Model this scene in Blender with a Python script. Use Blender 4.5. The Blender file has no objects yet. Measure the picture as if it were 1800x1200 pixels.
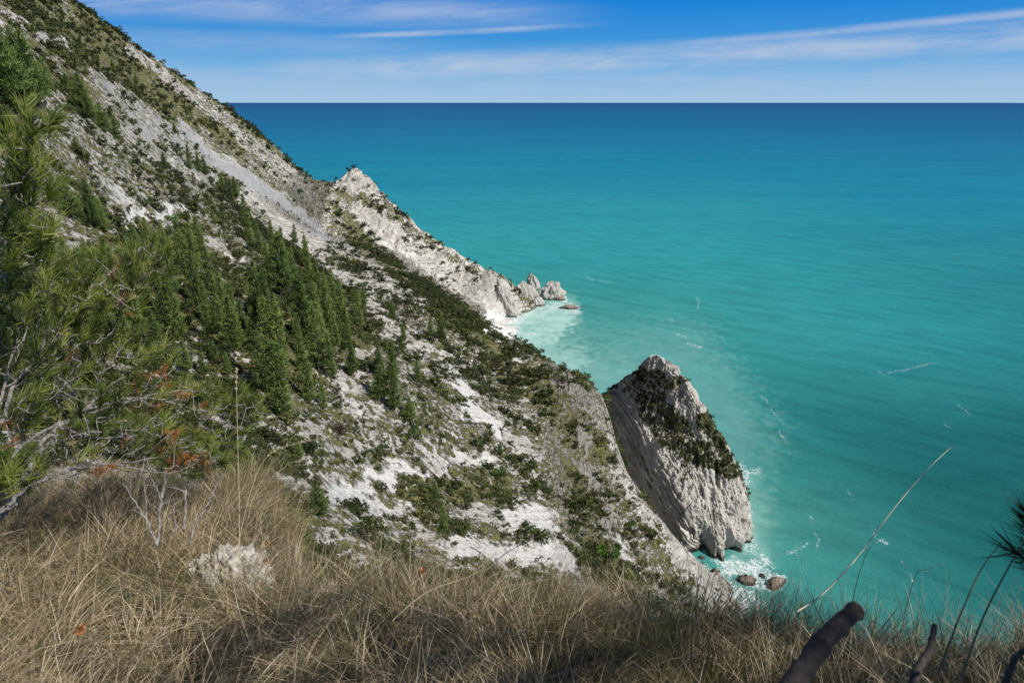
import bpy, math, random
import numpy as np
from mathutils import Vector, Matrix
R = random.Random(7)
rng = np.random.default_rng(11)
C = bpy.context.scene.collection

# ------------------------------------------------------------------ camera model (photo pixels 1800 x 1200)
F = 1200.0
PITCH = math.atan(422 / F)
CP, SP = math.cos(PITCH), math.sin(PITCH)
EYE = 200.0

def ray(px, py):
    u = (px - 900) / F; v = (py - 600) / F
    return np.array([u, CP - v * SP, -SP - v * CP])

def P(px, py, Y):                       # point on the ray at forward distance Y
    d = ray(px, py); return np.array([0, 0, EYE]) + d * (Y / d[1])

def PD(px, py, D):                      # point on the ray at true distance D
    d = ray(px, py); return np.array([0, 0, EYE]) + d / np.linalg.norm(d) * D

def S(px, py, z=0.0):                   # point on the ray at height z
    d = ray(px, py); return np.array([0, 0, EYE]) + d * ((z - EYE) / d[2])

def proj(x, y, z):
    zz = z - EYE
    dep = y * CP - zz * SP
    dep = np.where(dep < .05, .05, dep)
    up = y * SP + zz * CP
    return 900 + F * x / dep, 600 - F * up / dep, dep

# ------------------------------------------------------------------ numpy noise
def _hash(ix, iy, iz, seed):
    h = (ix.astype(np.int64) * 374761393 + iy.astype(np.int64) * 668265263 + iz.astype(np.int64) * 2147483647 + seed * 1274126177) & 0xffffffff
    h = ((h ^ (h >> 13)) * 1274126177) & 0xffffffff
    h = ((h ^ (h >> 16)) * 2246822519) & 0xffffffff
    h = h ^ (h >> 15)
    return (h & 0xffffff).astype(np.float32) / 16777216.0

def vn2(x, y, seed=0):
    x = np.asarray(x, np.float32); y = np.asarray(y, np.float32)
    ix = np.floor(x); iy = np.floor(y); fx = x - ix; fy = y - iy
    fx = fx * fx * (3 - 2 * fx); fy = fy * fy * (3 - 2 * fy)
    z = np.zeros_like(ix)
    a = _hash(ix, iy, z, seed); b = _hash(ix + 1, iy, z, seed); c = _hash(ix, iy + 1, z, seed); d = _hash(ix + 1, iy + 1, z, seed)
    return (a + (b - a) * fx) * (1 - fy) + (c + (d - c) * fx) * fy

def vn3(x, y, z, seed=0):
    ix = np.floor(x); iy = np.floor(y); iz = np.floor(z); fx = x - ix; fy = y - iy; fz = z - iz
    fx = fx * fx * (3 - 2 * fx); fy = fy * fy * (3 - 2 * fy); fz = fz * fz * (3 - 2 * fz)
    def lay(k):
        a = _hash(ix, iy, iz + k, seed); b = _hash(ix + 1, iy, iz + k, seed); c = _hash(ix, iy + 1, iz + k, seed); d = _hash(ix + 1, iy + 1, iz + k, seed)
        return (a + (b - a) * fx) * (1 - fy) + (c + (d - c) * fx) * fy
    return lay(0) * (1 - fz) + lay(1) * fz

def fbm2(x, y, o=4, seed=0, g=.5):
    s = 0; a = 1; t = 0
    for i in range(o):
        s = s + a * (vn2(x * 2 ** i + 17 * i, y * 2 ** i - 9 * i, seed + i) * 2 - 1); t += a; a *= g
    return s / t

def rid2(x, y, o=3, seed=0):
    s = 0; a = 1; t = 0
    for i in range(o):
        s = s + a * (1 - 2 * np.abs(vn2(x * 2 ** i + 7 * i, y * 2 ** i - 3 * i, seed + i) * 2 - 1)); t += a; a *= .55
    return s / t

def fbm3(x, y, z, o=4, seed=0, g=.5):
    s = 0; a = 1; t = 0
    for i in range(o):
        s = s + a * (vn3(x * 2 ** i + 5 * i, y * 2 ** i, z * 2 ** i, seed + i) * 2 - 1); t += a; a *= g
    return s / t

def rid3(x, y, z, o=3, seed=0):
    s = 0; a = 1; t = 0
    for i in range(o):
        s = s + a * (1 - 2 * np.abs(vn3(x * 2 ** i + 5 * i, y * 2 ** i, z * 2 ** i, seed + i) * 2 - 1)); t += a; a *= .55
    return s / t

def unit_(a): return a / (np.linalg.norm(a, axis=-1, keepdims=True) + 1e-9)

def sst(a, b, x):
    t = np.clip((x - a) / (b - a), 0, 1); return t * t * (3 - 2 * t)

# ------------------------------------------------------------------ mesh helpers
def mk(name, V, Fc, mat, parent=None, smooth=True, attrs=None, cols=None):
    """V n x 3, Fc m x k -> mesh object. attrs: {name: n floats}, cols: {name: n x 3}"""
    V = np.asarray(V, np.float32); Fc = np.asarray(Fc, np.int32)
    me = bpy.data.meshes.new(name)
    me.vertices.add(len(V)); me.vertices.foreach_set('co', V.ravel())
    k = Fc.shape[1]
    me.loops.add(Fc.size); me.loops.foreach_set('vertex_index', Fc.ravel())
    me.polygons.add(len(Fc)); me.polygons.foreach_set('loop_start', np.arange(0, Fc.size, k, dtype=np.int32))
    me.polygons.foreach_set('use_smooth', np.full(len(Fc), smooth))
    me.update(calc_edges=True)
    for n, a in (attrs or {}).items():
        at = me.attributes.new(n, 'FLOAT', 'POINT'); at.data.foreach_set('value', np.asarray(a, np.float32).ravel())
    for n, a in (cols or {}).items():
        at = me.attributes.new(n, 'FLOAT_COLOR', 'POINT')
        c = np.ones((len(V), 4), np.float32); c[:, :3] = a; at.data.foreach_set('color', c.ravel())
    me.validate()
    me.materials.append(mat)
    o = bpy.data.objects.new(name, me); C.objects.link(o)
    if parent is not None: o.parent = parent
    return o

def grid_faces(nr, nc):
    i = np.arange(nr * nc, dtype=np.int32).reshape(nr, nc)
    return np.stack([i[:-1, :-1], i[:-1, 1:], i[1:, 1:], i[1:, :-1]], -1).reshape(-1, 4)

def tag(o, label=None, cat=None, group=None, kind=None):
    if label: o['label'] = label
    if cat: o['category'] = cat
    if group: o['group'] = group
    if kind: o['kind'] = kind
    return o

def empty(name, loc, rz=0, s=1.0):
    e = bpy.data.objects.new(name, None); C.objects.link(e)
    e.location = loc; e.rotation_euler = (0, 0, rz); e.scale = (s, s, s) if not hasattr(s, '__len__') else s
    e.empty_display_size = .1
    return e

def tube(path, rad, n=7, cap=True):
    """tapered tube along a polyline -> verts, quads (caps as degenerate fans avoided: closed by collapsing ring)"""
    path = np.asarray(path, float); m = len(path)
    rad = np.broadcast_to(np.asarray(rad, float), (m,))
    V = []
    ref = np.array([.3, .2, .93])
    for i in range(m):
        t = path[min(i + 1, m - 1)] - path[max(i - 1, 0)]; t = t / (np.linalg.norm(t) + 1e-9)
        a = np.cross(t, ref)
        if np.linalg.norm(a) < .1: a = np.cross(t, [1, 0, 0])
        a /= np.linalg.norm(a); b = np.cross(t, a)
        for k in range(n):
            an = 2 * math.pi * k / n
            V.append(path[i] + rad[i] * (a * math.cos(an) + b * math.sin(an)))
    Fq = []
    for i in range(m - 1):
        for k in range(n):
            k2 = (k + 1) % n
            Fq.append((i * n + k, i * n + k2, (i + 1) * n + k2, (i + 1) * n + k))
    if cap:
        for base, c in ((0, path[0]), ((m - 1) * n, path[-1])):
            ci = len(V); V.append(c); 
            for k in range(0, n):
                k2 = (k + 1) % n
                V.append((V[base + k] + V[base + k2]) / 2)
                Fq.append((base + k, len(V) - 1, ci, ci if False else base + k)) if False else None
            # plain quads fan: pair rim verts with centre
            del V[ci + 1:]
            for k in range(0, n - 1, 2):
                Fq.append((base + k, base + (k + 1) % n, base + (k + 2) % n, ci))
            if n % 2: Fq.append((base + n - 1, base, ci, ci)) if False else None
    return np.array(V), np.array(Fq, np.int32)

class MB:
    def __init__(s): s.V = []; s.F = []; s.n = 0; s.A = []
    def add(s, V, Fq, a=0.0):
        s.V.append(np.asarray(V, np.float32)); s.F.append(np.asarray(Fq, np.int32) + s.n); s.n += len(V)
        s.A.append(np.broadcast_to(np.asarray(a, np.float32), (len(V),)))
    def build(s, name, mat, parent=None, smooth=True, att='tint'):
        return mk(name, np.concatenate(s.V), np.concatenate(s.F), mat, parent, smooth, {att: np.concatenate(s.A)})

def link_copy(o, parent=None):
    c = o.copy(); C.objects.link(c); c.parent = parent
    return c

def copy_tree(root):
    r = link_copy(root)
    for ch in root.children:
        link_copy(ch, r)
    return r

# ------------------------------------------------------------------ materials
def newmat(name):
    m = bpy.data.materials.new(name); m.use_nodes = True
    nt = m.node_tree; nt.nodes.clear()
    o = nt.nodes.new('ShaderNodeOutputMaterial'); b = nt.nodes.new('ShaderNodeBsdfPrincipled')
    nt.links.new(b.outputs[0], o.inputs[0])
    return m, nt, b

class N:
    def __init__(s, nt): s.nt = nt
    def new(s, t, **k):
        n = s.nt.nodes.new(t)
        for a, v in k.items(): setattr(n, a, v)
        return n
    def link(s, a, b): s.nt.links.new(a, b)
    def _in(s, sock, v):
        if hasattr(v, 'is_output') or isinstance(v, bpy.types.NodeSocket): s.nt.links.new(v, sock)
        else: sock.default_value = v
    def noise(s, vec, scale, detail=4, rough=.55, dist=0.0, typ='FBM'):
        n = s.new('ShaderNodeTexNoise'); n.noise_type = typ
        s._in(n.inputs['Vector'], vec); n.inputs['Scale'].default_value = scale; n.inputs['Detail'].default_value = detail
        n.inputs['Roughness'].default_value = rough; n.inputs['Distortion'].default_value = dist
        return n.outputs['Fac'] if 'Fac' in n.outputs else n.outputs[0]
    def voro(s, vec, scale, feature='F1'):
        n = s.new('ShaderNodeTexVoronoi'); n.feature = feature
        s._in(n.inputs['Vector'], vec); n.inputs['Scale'].default_value = scale
        return n.outputs['Distance']
    def math(s, op, a, b=0.0, c=0.0, clamp=False):
        n = s.new('ShaderNodeMath', operation=op); n.use_clamp = clamp
        s._in(n.inputs[0], a); s._in(n.inputs[1], b); s._in(n.inputs[2], c)
        return n.outputs[0]
    def mix(s, f, a, b, blend='MIX'):
        n = s.new('ShaderNodeMix'); n.data_type = 'RGBA'; n.blend_type = blend
        s._in(n.inputs[0], f); s._in(n.inputs[6], a if not isinstance(a, tuple) else (*a, 1)[:4]); s._in(n.inputs[7], b if not isinstance(b, tuple) else (*b, 1)[:4])
        return n.outputs[2]
    def ramp(s, f, pts, interp='LINEAR'):
        n = s.new('ShaderNodeValToRGB'); n.color_ramp.interpolation = interp
        e = n.color_ramp.elements
        while len(e) < len(pts): e.new(.5)
        for q, (p, c) in zip(e, pts):
            q.position = p; q.color = (*c, 1) if isinstance(c, tuple) else (c, c, c, 1)
        s._in(n.inputs[0], f); return n.outputs[0]
    def mapr(s, v, a, b, c=0.0, d=1.0, smooth=True):
        n = s.new('ShaderNodeMapRange'); n.interpolation_type = 'SMOOTHSTEP' if smooth else 'LINEAR'
        s._in(n.inputs[0], v); s._in(n.inputs[1], a); s._in(n.inputs[2], b); s._in(n.inputs[3], c); s._in(n.inputs[4], d)
        return n.outputs[0]
    def attr(s, name):
        n = s.new('ShaderNodeAttribute'); n.attribute_name = name; return n
    def mapping(s, vec, rot=(0, 0, 0), scale=(1, 1, 1), loc=(0, 0, 0)):
        n = s.new('ShaderNodeMapping'); s._in(n.inputs[0], vec)
        n.inputs['Rotation'].default_value = rot; n.inputs['Scale'].default_value = scale; n.inputs['Location'].default_value = loc
        return n.outputs[0]
    def obj(s): return s.new('ShaderNodeTexCoord').outputs['Object']
    def bump(s, h, strength, dist, normal=None):
        n = s.new('ShaderNodeBump'); s._in(n.inputs['Height'], h); n.inputs['Strength'].default_value = strength; n.inputs['Distance'].default_value = dist
        if normal is not None: s.link(normal, n.inputs['Normal'])
        return n.outputs[0]

def rock_nodes(n, pos, bed):
    """limestone: colour and height; bed = (along the bedding, across it, depth) in metres"""
    strata = n.noise(n.mapping(bed, scale=(.035, .42, .30)), 1.0, 7, .68, .5)
    fine = n.noise(pos, 1.3, 7, .72)
    big = n.noise(pos, .05, 4, .6)
    crack = n.noise(n.mapping(bed, scale=(.13, 1.5, .8)), 1.0, 5, .65, .4)
    cut = n.voro(n.mapping(bed, scale=(.22, .8, .5)), 1.0, 'DISTANCE_TO_EDGE')
    col = n.ramp(n.math('ADD', n.math('MULTIPLY', strata, .68), n.math('MULTIPLY', fine, .32)),
                 [(.36, (.15, .135, .11)), (.43, (.42, .392, .345)), (.505, (.60, .573, .525)), (.60, (.76, .732, .675))])
    col = n.mix(n.mapr(big, .38, .62, 0, .22), col, (.46, .45, .435))
    stain = n.mapr(n.noise(pos, .22, 5, .65), .54, .68, 0, .45)
    col = n.mix(stain, col, (.34, .285, .21))
    dark = n.mapr(crack, .35, .44, 1, 0)
    col = n.mix(n.math('MULTIPLY', dark, .82), col, (.085, .075, .06))
    h = n.math('ADD', n.math('MULTIPLY', strata, 2.0), n.math('ADD', n.math('MULTIPLY', fine, 1.0), n.math('ADD', n.math('MULTIPLY', crack, .9), n.mapr(cut, 0, .12, 0, .25))))
    return col, h, fine, big

STRIKE = math.atan2(.866, .5)        # plan direction of the bedding

def crack_n(n, bed): return n.noise(n.mapping(bed, scale=(.10, 1.2, .8)), 1.0, 5, .65, .6)

def mat_hill():
    m, nt, b = newmat('limestone_and_scrub'); n = N(nt)
    pos = n.obj()
    mk_ = n.attr('mask'); sep = n.new('ShaderNodeSeparateColor'); n.link(mk_.outputs['Color'], sep.inputs[0])
    rockm, scree, bright = sep.outputs[0], sep.outputs[1], sep.outputs[2]
    bed = n.attr('bed').outputs['Vector']
    col, h, fine, big = rock_nodes(n, pos, bed)
    # clean pale slabs
    pf = n.noise(pos, .9, 5, .6)
    pale = n.ramp(pf, [(.36, (.42, .41, .40)), (.5, (.56, .55, .535)), (.64, (.64, .63, .61))])
    pl_c = n.mapr(crack_n(n, bed), .34, .42, 1, 0)
    pale = n.mix(n.math('MULTIPLY', pl_c, .6), pale, (.16, .145, .125))
    col = n.mix(n.math('MULTIPLY', bright, .85), col, pale)
    col = n.mix(n.mapr(bright, 1.2, 1.7), col, n.ramp(pf, [(.35, (.62, .61, .58)), (.55, (.80, .79, .76))]))
    sc = n.ramp(n.math('ADD', n.math('MULTIPLY', n.noise(pos, 2.5, 5, .65), .5), n.math('MULTIPLY', n.noise(n.mapping(bed, scale=(.02, .7, .5)), 1.0, 5, .65), .5)), [(.38, (.18, .18, .185)), (.5, (.29, .29, .297)), (.62, (.38, .38, .388))])
    col = n.mix(scree, col, sc)
    # ground vegetation
    g1 = n.noise(pos, .35, 5, .65); g2 = n.noise(pos, 1.7, 4, .6)
    veg = n.ramp(n.math('ADD', n.math('MULTIPLY', g1, .5), n.math('MULTIPLY', g2, .5)),
                 [(.38, (.040, .046, .016)), (.46, (.115, .118, .040)), (.54, (.215, .205, .080)), (.64, (.36, .325, .18))])
    red = n.mapr(n.noise(pos, .12, 4, .6), .60, .70, 0, .55)
    veg = n.mix(red, veg, (.10, .065, .045))
    e = n.noise(pos, .55, 7, .72)
    e2 = n.noise(n.mapping(bed, scale=(.07, .5, .3)), 1.0, 6, .68)
    en = n.math('ADD', n.math('MULTIPLY', e, .60), n.math('MULTIPLY', e2, .42))
    thr = n.math('SUBTRACT', n.math('ADD', rockm, n.math('MULTIPLY', n.math('SUBTRACT', en, .5), 5.5)), .5)
    fac = n.mapr(thr, -.10, .12)
    fac = n.math('MAXIMUM', fac, n.math('MULTIPLY', scree, n.mapr(e2, .36, .44)), clamp=True)
    c = n.mix(fac, veg, col)
    n.link(c, b.inputs['Base Color']); b.inputs['Roughness'].default_value = .95; b.inputs['Specular IOR Level'].default_value = .15
    hv = n.math('ADD', n.math('MULTIPLY', g2, 1.0), n.math('MULTIPLY', n.noise(pos, 5, 3, .6), .5))
    hr = n.math('MULTIPLY', h, n.math('SUBTRACT', 1.0, n.math('MULTIPLY', n.math('MAXIMUM', scree, n.math('MULTIPLY', bright, .8)), .8)))
    hm = n.new('ShaderNodeMix'); hm.data_type = 'FLOAT'
    n.link(fac, hm.inputs[0]); n.link(hv, hm.inputs[2]); n.link(hr, hm.inputs[3])
    n.link(n.bump(hm.outputs[0], 1.0, 1.3), b.inputs['Normal'])
    return m

def mat_cliff():
    m, nt, b = newmat('pinnacle_limestone'); n = N(nt)
    pos = n.obj()
    mk_ = n.attr('mask'); sep = n.new('ShaderNodeSeparateColor'); n.link(mk_.outputs['Color'], sep.inputs[0])
    vegm, wet, grey = sep.outputs[0], sep.outputs[1], sep.outputs[2]
    uv = n.attr('suv').outputs['Vector']
    s1 = n.noise(n.mapping(uv, scale=(.035, .55, 1)), 1.0, 6, .68, .8)
    s2 = n.noise(n.mapping(uv, scale=(.10, 1.9, 1)), 1.0, 4, .6, .5)
    fine = n.noise(pos, 1.3, 7, .7)
    a = n.math('ADD', n.math('MULTIPLY', s1, .6), n.math('MULTIPLY', fine, .4))
    col = n.ramp(a, [(.34, (.17, .15, .125)), (.42, (.44, .41, .36)), (.50, (.66, .63, .575)), (.62, (.82, .795, .74))])
    st = n.mapr(n.noise(n.mapping(pos, scale=(1, 1, .35)), .22, 5, .6), .52, .70, 0, .45)
    col = n.mix(st, col, (.46, .395, .31))
    col = n.mix(n.math('MULTIPLY', grey, .12), col, n.ramp(a, [(.36, (.16, .15, .135)), (.5, (.38, .36, .33)), (.62, (.58, .555, .52))]))  # darker copy of the rock tones: some of the left face's shade is painted
    col = n.mix(n.mapr(s2, .34, .46, .75, 0), col, (.10, .088, .072))
    veg = n.ramp(n.noise(pos, .9, 5, .6), [(.38, (.026, .034, .013)), (.5, (.075, .080, .028)), (.62, (.16, .15, .07))])
    e = n.noise(pos, .5, 6, .7)
    f = n.mapr(n.math('ADD', vegm, n.math('MULTIPLY', n.math('SUBTRACT', e, .5), 3.2)), .38, .56)
    f = n.math('MULTIPLY', f, n.mapr(vegm, .02, .15))
    col = n.mix(f, col, veg)
    col = n.mix(n.math('MULTIPLY', wet, n.mapr(fine, .25, .5, .6, 1.0)), col, (.055, .045, .036))
    n.link(col, b.inputs['Base Color']); b.inputs['Roughness'].default_value = .92; b.inputs['Specular IOR Level'].default_value = .2
    h = n.math('ADD', n.math('MULTIPLY', s1, 1.6), n.math('ADD', n.math('MULTIPLY', fine, .8), n.math('MULTIPLY', s2, .6)))
    n.link(n.bump(h, 1.0, 2.0), b.inputs['Normal'])
    return m

def mat_rock(name, lo, hi, wetz=None):
    m, nt, b = newmat(name); n = N(nt)
    geo = n.new('ShaderNodeNewGeometry').outputs['Position']
    pos = geo
    a = n.math('ADD', n.math('MULTIPLY', n.noise(n.mapping(pos, scale=(1, 1, .3)), .8, 6, .65, .5), .6), n.math('MULTIPLY', n.noise(pos, 2.5, 5, .65), .4))
    mid = tuple((x + y) / 2 for x, y in zip(lo, hi))
    col = n.ramp(a, [(.33, lo), (.5, mid), (.66, hi)])
    if wetz is not None:
        sp = n.new('ShaderNodeSeparateXYZ'); n.link(geo, sp.inputs[0])
        w = n.mapr(n.math('ADD', sp.outputs[2], n.math('MULTIPLY', n.noise(pos, .9, 3), -1.5)), wetz - .6, wetz + .5, 1, 0)
        col = n.mix(n.math('MULTIPLY', w, .9), col, (.05, .038, .03))
    n.link(col, b.inputs['Base Color']); b.inputs['Roughness'].default_value = .9; b.inputs['Specular IOR Level'].default_value = .2
    n.link(n.bump(a, .8, .9), b.inputs['Normal'])
    return m

def mat_near_rock():
    m, nt, b = newmat('pale_outcrop'); n = N(nt); pos = n.obj()
    a = n.math('ADD', n.math('MULTIPLY', n.noise(pos, 9, 6, .65), .6), n.math('MULTIPLY', n.noise(pos, 45, 4, .6), .4))
    col = n.ramp(a, [(.36, (.12, .10, .08)), (.48, (.32, .295, .25)), (.62, (.54, .51, .46))])
    n.link(col, b.inputs['Base Color']); b.inputs['Roughness'].default_value = .95
    n.link(n.bump(a, .7, .03), b.inputs['Normal'])
    return m

def mat_soil():
    m, nt, b = newmat('stony_soil'); n = N(nt); pos = n.obj()
    a = n.noise(pos, 14, 6, .7); v = n.voro(pos, 28)
    col = n.ramp(a, [(.35, (.030, .024, .017)), (.52, (.075, .060, .043)), (.68, (.17, .145, .11))])
    st = n.mapr(n.math('ADD', v, n.math('MULTIPLY', n.noise(pos, 3, 3), -.5)), -.10, .0, 1, 0)
    col = n.mix(st, col, (.42, .40, .36))
    n.link(col, b.inputs['Base Color']); b.inputs['Roughness'].default_value = 1
    n.link(n.bump(a, .8, .03), b.inputs['Normal'])
    return m

def mat_leaf(name, cols, trans=.25, objvar=.25, rough=.75):
    """foliage; cols: ramp over the per-leaf attribute 'tint', varied per object"""
    m, nt, b = newmat(name); n = N(nt)
    t = n.attr('tint').outputs['Fac']
    oi = n.new('ShaderNodeObjectInfo').outputs['Random']
    f = n.math('ADD', t, n.math('MULTIPLY', n.math('SUBTRACT', oi, .5), objvar), clamp=True)
    k = len(cols)
    col = n.ramp(f, [(i / (k - 1), c) for i, c in enumerate(cols)])
    n.link(col, b.inputs['Base Color']); b.inputs['Roughness'].default_value = rough; b.inputs['Specular IOR Level'].default_value = .25
    if trans > 0:
        tr = n.new('ShaderNodeBsdfTranslucent'); n.link(col, tr.inputs[0])
        mx = n.new('ShaderNodeMixShader'); mx.inputs[0].default_value = trans
        n.link(b.outputs[0], mx.inputs[1]); n.link(tr.outputs[0], mx.inputs[2])
        out = [q for q in nt.nodes if q.type == 'OUTPUT_MATERIAL'][0]
        n.link(mx.outputs[0], out.inputs[0])
    return m

def mat_bark(name, lo, hi, scale=60):
    m, nt, b = newmat(name); n = N(nt); pos = n.obj()
    a = n.noise(n.mapping(pos, scale=(1, 1, .35)), scale, 5, .65)
    n.link(n.ramp(a, [(.35, lo), (.65, hi)]), b.inputs['Base Color']); b.inputs['Roughness'].default_value = .9
    n.link(n.bump(a, .8, .3 / scale), b.inputs['Normal'])
    return m

def mat_sea():
    m, nt, b = newmat('sea_water'); n = N(nt)
    pos = n.obj()
    at = n.attr('sea'); sep = n.new('ShaderNodeSeparateColor'); n.link(at.outputs['Color'], sep.inputs[0])
    off, foam, milk = sep.outputs[0], sep.outputs[1], sep.outputs[2]
    wob = n.noise(n.mapping(pos, rot=(0, 0, .9), scale=(.25, 1, 1)), .006, 4, .55)
    o2 = n.math('ADD', off, n.math('MULTIPLY', n.math('SUBTRACT', wob, .5), .16))
    col = n.ramp(o2, [(.0, (.105, .31, .27)), (.10, (.062, .26, .23)), (.21, (.036, .262, .250)), (.32, (.026, .278, .305)),
                      (.46, (.006, .195, .295)), (.62, (.001, .120, .255)), (.88, (.0002, .060, .190))])
    falloff_dark = n.attr('falloff_dark').outputs['Fac']
    col = n.mix(n.math('MULTIPLY', falloff_dark, n.mapr(wob, .25, .75, .75, 1)), col, (.003, .062, .066))  # lens and viewing-angle darkening at lower right, put into the water colour
    # wind-driven mottling of the surface
    w1 = n.noise(n.mapping(n.mapping(pos, rot=(0, 0, .62)), scale=(.22, 1.0, 1)), .075, 5, .6, .3)
    col = n.mix(n.mapr(w1, .32, .62, .50, 0), col, n.mix(1.0, col, (.55, .62, .64), 'MULTIPLY'))
    mcol = n.mix(n.math('MULTIPLY', milk, n.mapr(n.noise(pos, .05, 5, .6), .2, .7, .55, 1)), col, (.37, .58, .52))
    # lacy foam
    d1 = n.noise(pos, .16, 3, .5); 
    wv = n.new('ShaderNodeVectorMath', operation='ADD')
    nn = n.new('ShaderNodeTexNoise'); n.link(pos, nn.inputs['Vector']); nn.inputs['Scale'].default_value = .25; nn.inputs['Detail'].default_value = 3
    sc = n.new('ShaderNodeVectorMath', operation='SCALE'); n.link(nn.outputs['Color'], sc.inputs[0]); sc.inputs['Scale'].default_value = 6.0
    n.link(pos, wv.inputs[0]); n.link(sc.outputs[0], wv.inputs[1])
    lace = n.voro(wv.outputs[0], .42, 'DISTANCE_TO_EDGE')
    lace2 = n.voro(wv.outputs[0], 1.1, 'DISTANCE_TO_EDGE')
    lines = n.math('MAXIMUM', n.mapr(lace, .0, .16, 1, 0), n.math('MULTIPLY', n.mapr(lace2, 0, .12, 1, 0), .7))
    fn = n.noise(pos, .5, 5, .72)
    fm = n.math('ADD', n.math('MULTIPLY', foam, 1.15), n.math('MULTIPLY', n.math('SUBTRACT', fn, .5), 2.8))
    fm = n.mapr(n.math('ADD', fm, n.math('MULTIPLY', lines, .55)), .70, 1.45)
    fm = n.math('MULTIPLY', fm, n.mapr(foam, .05, .45))
    c = n.mix(fm, mcol, (.66, .70, .70))
    nt.nodes.remove(b)
    wa = n.noise(n.mapping(n.mapping(pos, rot=(0, 0, .62)), scale=(.3, 1, 1)), .16, 4, .6, .4)
    wb = n.noise(n.mapping(n.mapping(pos, rot=(0, 0, .5)), scale=(.45, 1, 1)), .55, 4, .65)
    h = n.math('ADD', n.math('MULTIPLY', wa, 1.0), n.math('MULTIPLY', wb, .4))
    nrm = n.bump(h, .8, 1.4)
    df = n.new('ShaderNodeBsdfDiffuse'); n.link(c, df.inputs['Color']); n.link(nrm, df.inputs['Normal'])
    gl = n.new('ShaderNodeBsdfGlossy'); gl.inputs['Roughness'].default_value = .25; n.link(nrm, gl.inputs['Normal'])
    lw = n.new('ShaderNodeLayerWeight'); lw.inputs['Blend'].default_value = .5
    fr = n.math('ADD', .025, n.math('MULTIPLY', n.math('POWER', lw.outputs['Facing'], 4.0), .15))       # wind-roughened water never mirrors fully
    fr = n.math('MULTIPLY', fr, n.math('SUBTRACT', 1.0, fm))
    mx = n.new('ShaderNodeMixShader'); n.link(fr, mx.inputs[0]); n.link(df.outputs[0], mx.inputs[1]); n.link(gl.outputs[0], mx.inputs[2])
    n.link(mx.outputs[0], [q for q in nt.nodes if q.type == 'OUTPUT_MATERIAL'][0].inputs[0])
    return m

M = {}
M['hill'] = mat_hill(); M['cliff'] = mat_cliff(); M['soil'] = mat_soil(); M['sea'] = mat_sea()
M['stack'] = mat_rock('sea_stack_rock', (.20, .185, .165), (.56, .53, .49), .9)
M['searock'] = mat_rock('wet_sea_rock', (.09, .07, .055), (.36, .30, .25), .7)
M['boulder'] = mat_rock('boulder_rock', (.16, .14, .12), (.50, .47, .43), .5)
M['outcrop'] = mat_near_rock()
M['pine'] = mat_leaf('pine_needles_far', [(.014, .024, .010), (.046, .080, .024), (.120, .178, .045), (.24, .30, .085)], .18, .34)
M['shrub'] = mat_leaf('shrub_leaves', [(.020, .032, .010), (.050, .070, .020), (.095, .120, .035), (.16, .18, .06)], .25, .5)
M['shrub_dark'] = mat_leaf('dark_shrub_leaves', [(.016, .024, .010), (.034, .048, .016), (.065, .080, .028)], .2, .4)
M['shrub_bright'] = mat_leaf('bright_shrub_leaves', [(.04, .09, .012), (.08, .17, .02), (.14, .25, .035)], .3, .2)
M['shrub_brown'] = mat_leaf('bare_brown_shrub', [(.045, .032, .026), (.085, .058, .046), (.13, .09, .07)], .1, .3)
M['scrub'] = mat_leaf('scrub_leaves', [(.020, .030, .010), (.052, .070, .021), (.110, .125, .038), (.22, .215, .085)], .25, .0)
M['needle'] = mat_leaf('pine_needles_near', [(.026, .040, .010), (.070, .100, .018), (.155, .205, .030), (.29, .32, .070), (.46, .41, .19)], .40, .0, .5)
M['deadneedle'] = mat_leaf('brown_pine_needles', [(.16, .055, .018), (.34, .12, .035), (.50, .20, .06)], .3, .0)
M['grass'] = mat_leaf('dry_grass', [(.030, .046, .014), (.085, .108, .030), (.11, .10, .048), (.21, .155, .08), (.42, .32, .19), (.62, .50, .33), (.76, .67, .50)], .35, .0, .6)
M['twig'] = mat_bark('grey_dead_wood', (.07, .062, .056), (.30, .28, .26), 50)
M['bark'] = mat_bark('pine_bark', (.05, .04, .033), (.16, .13, .11), 12)
M['bark_shaded'] = mat_bark('shaded_branch_bark', (.016, .013, .011), (.055, .044, .036), 90)  # shade on the cut branches put into the bark colour
M['cutwood'] = mat_bark('cut_wood', (.16, .13, .11), (.30, .26, .22), 120)
M['straw'] = mat_leaf('straw_stalk', [(.16, .12, .08), (.42, .34, .22), (.60, .52, .38)], .2, .0)

# ------------------------------------------------------------------ terrain shape: control points
ctl = []
def cp(px, py, Y): ctl.append(P(px, py, Y))
def cw(x, y, z): ctl.append(np.array([x, y, z], float))
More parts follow.
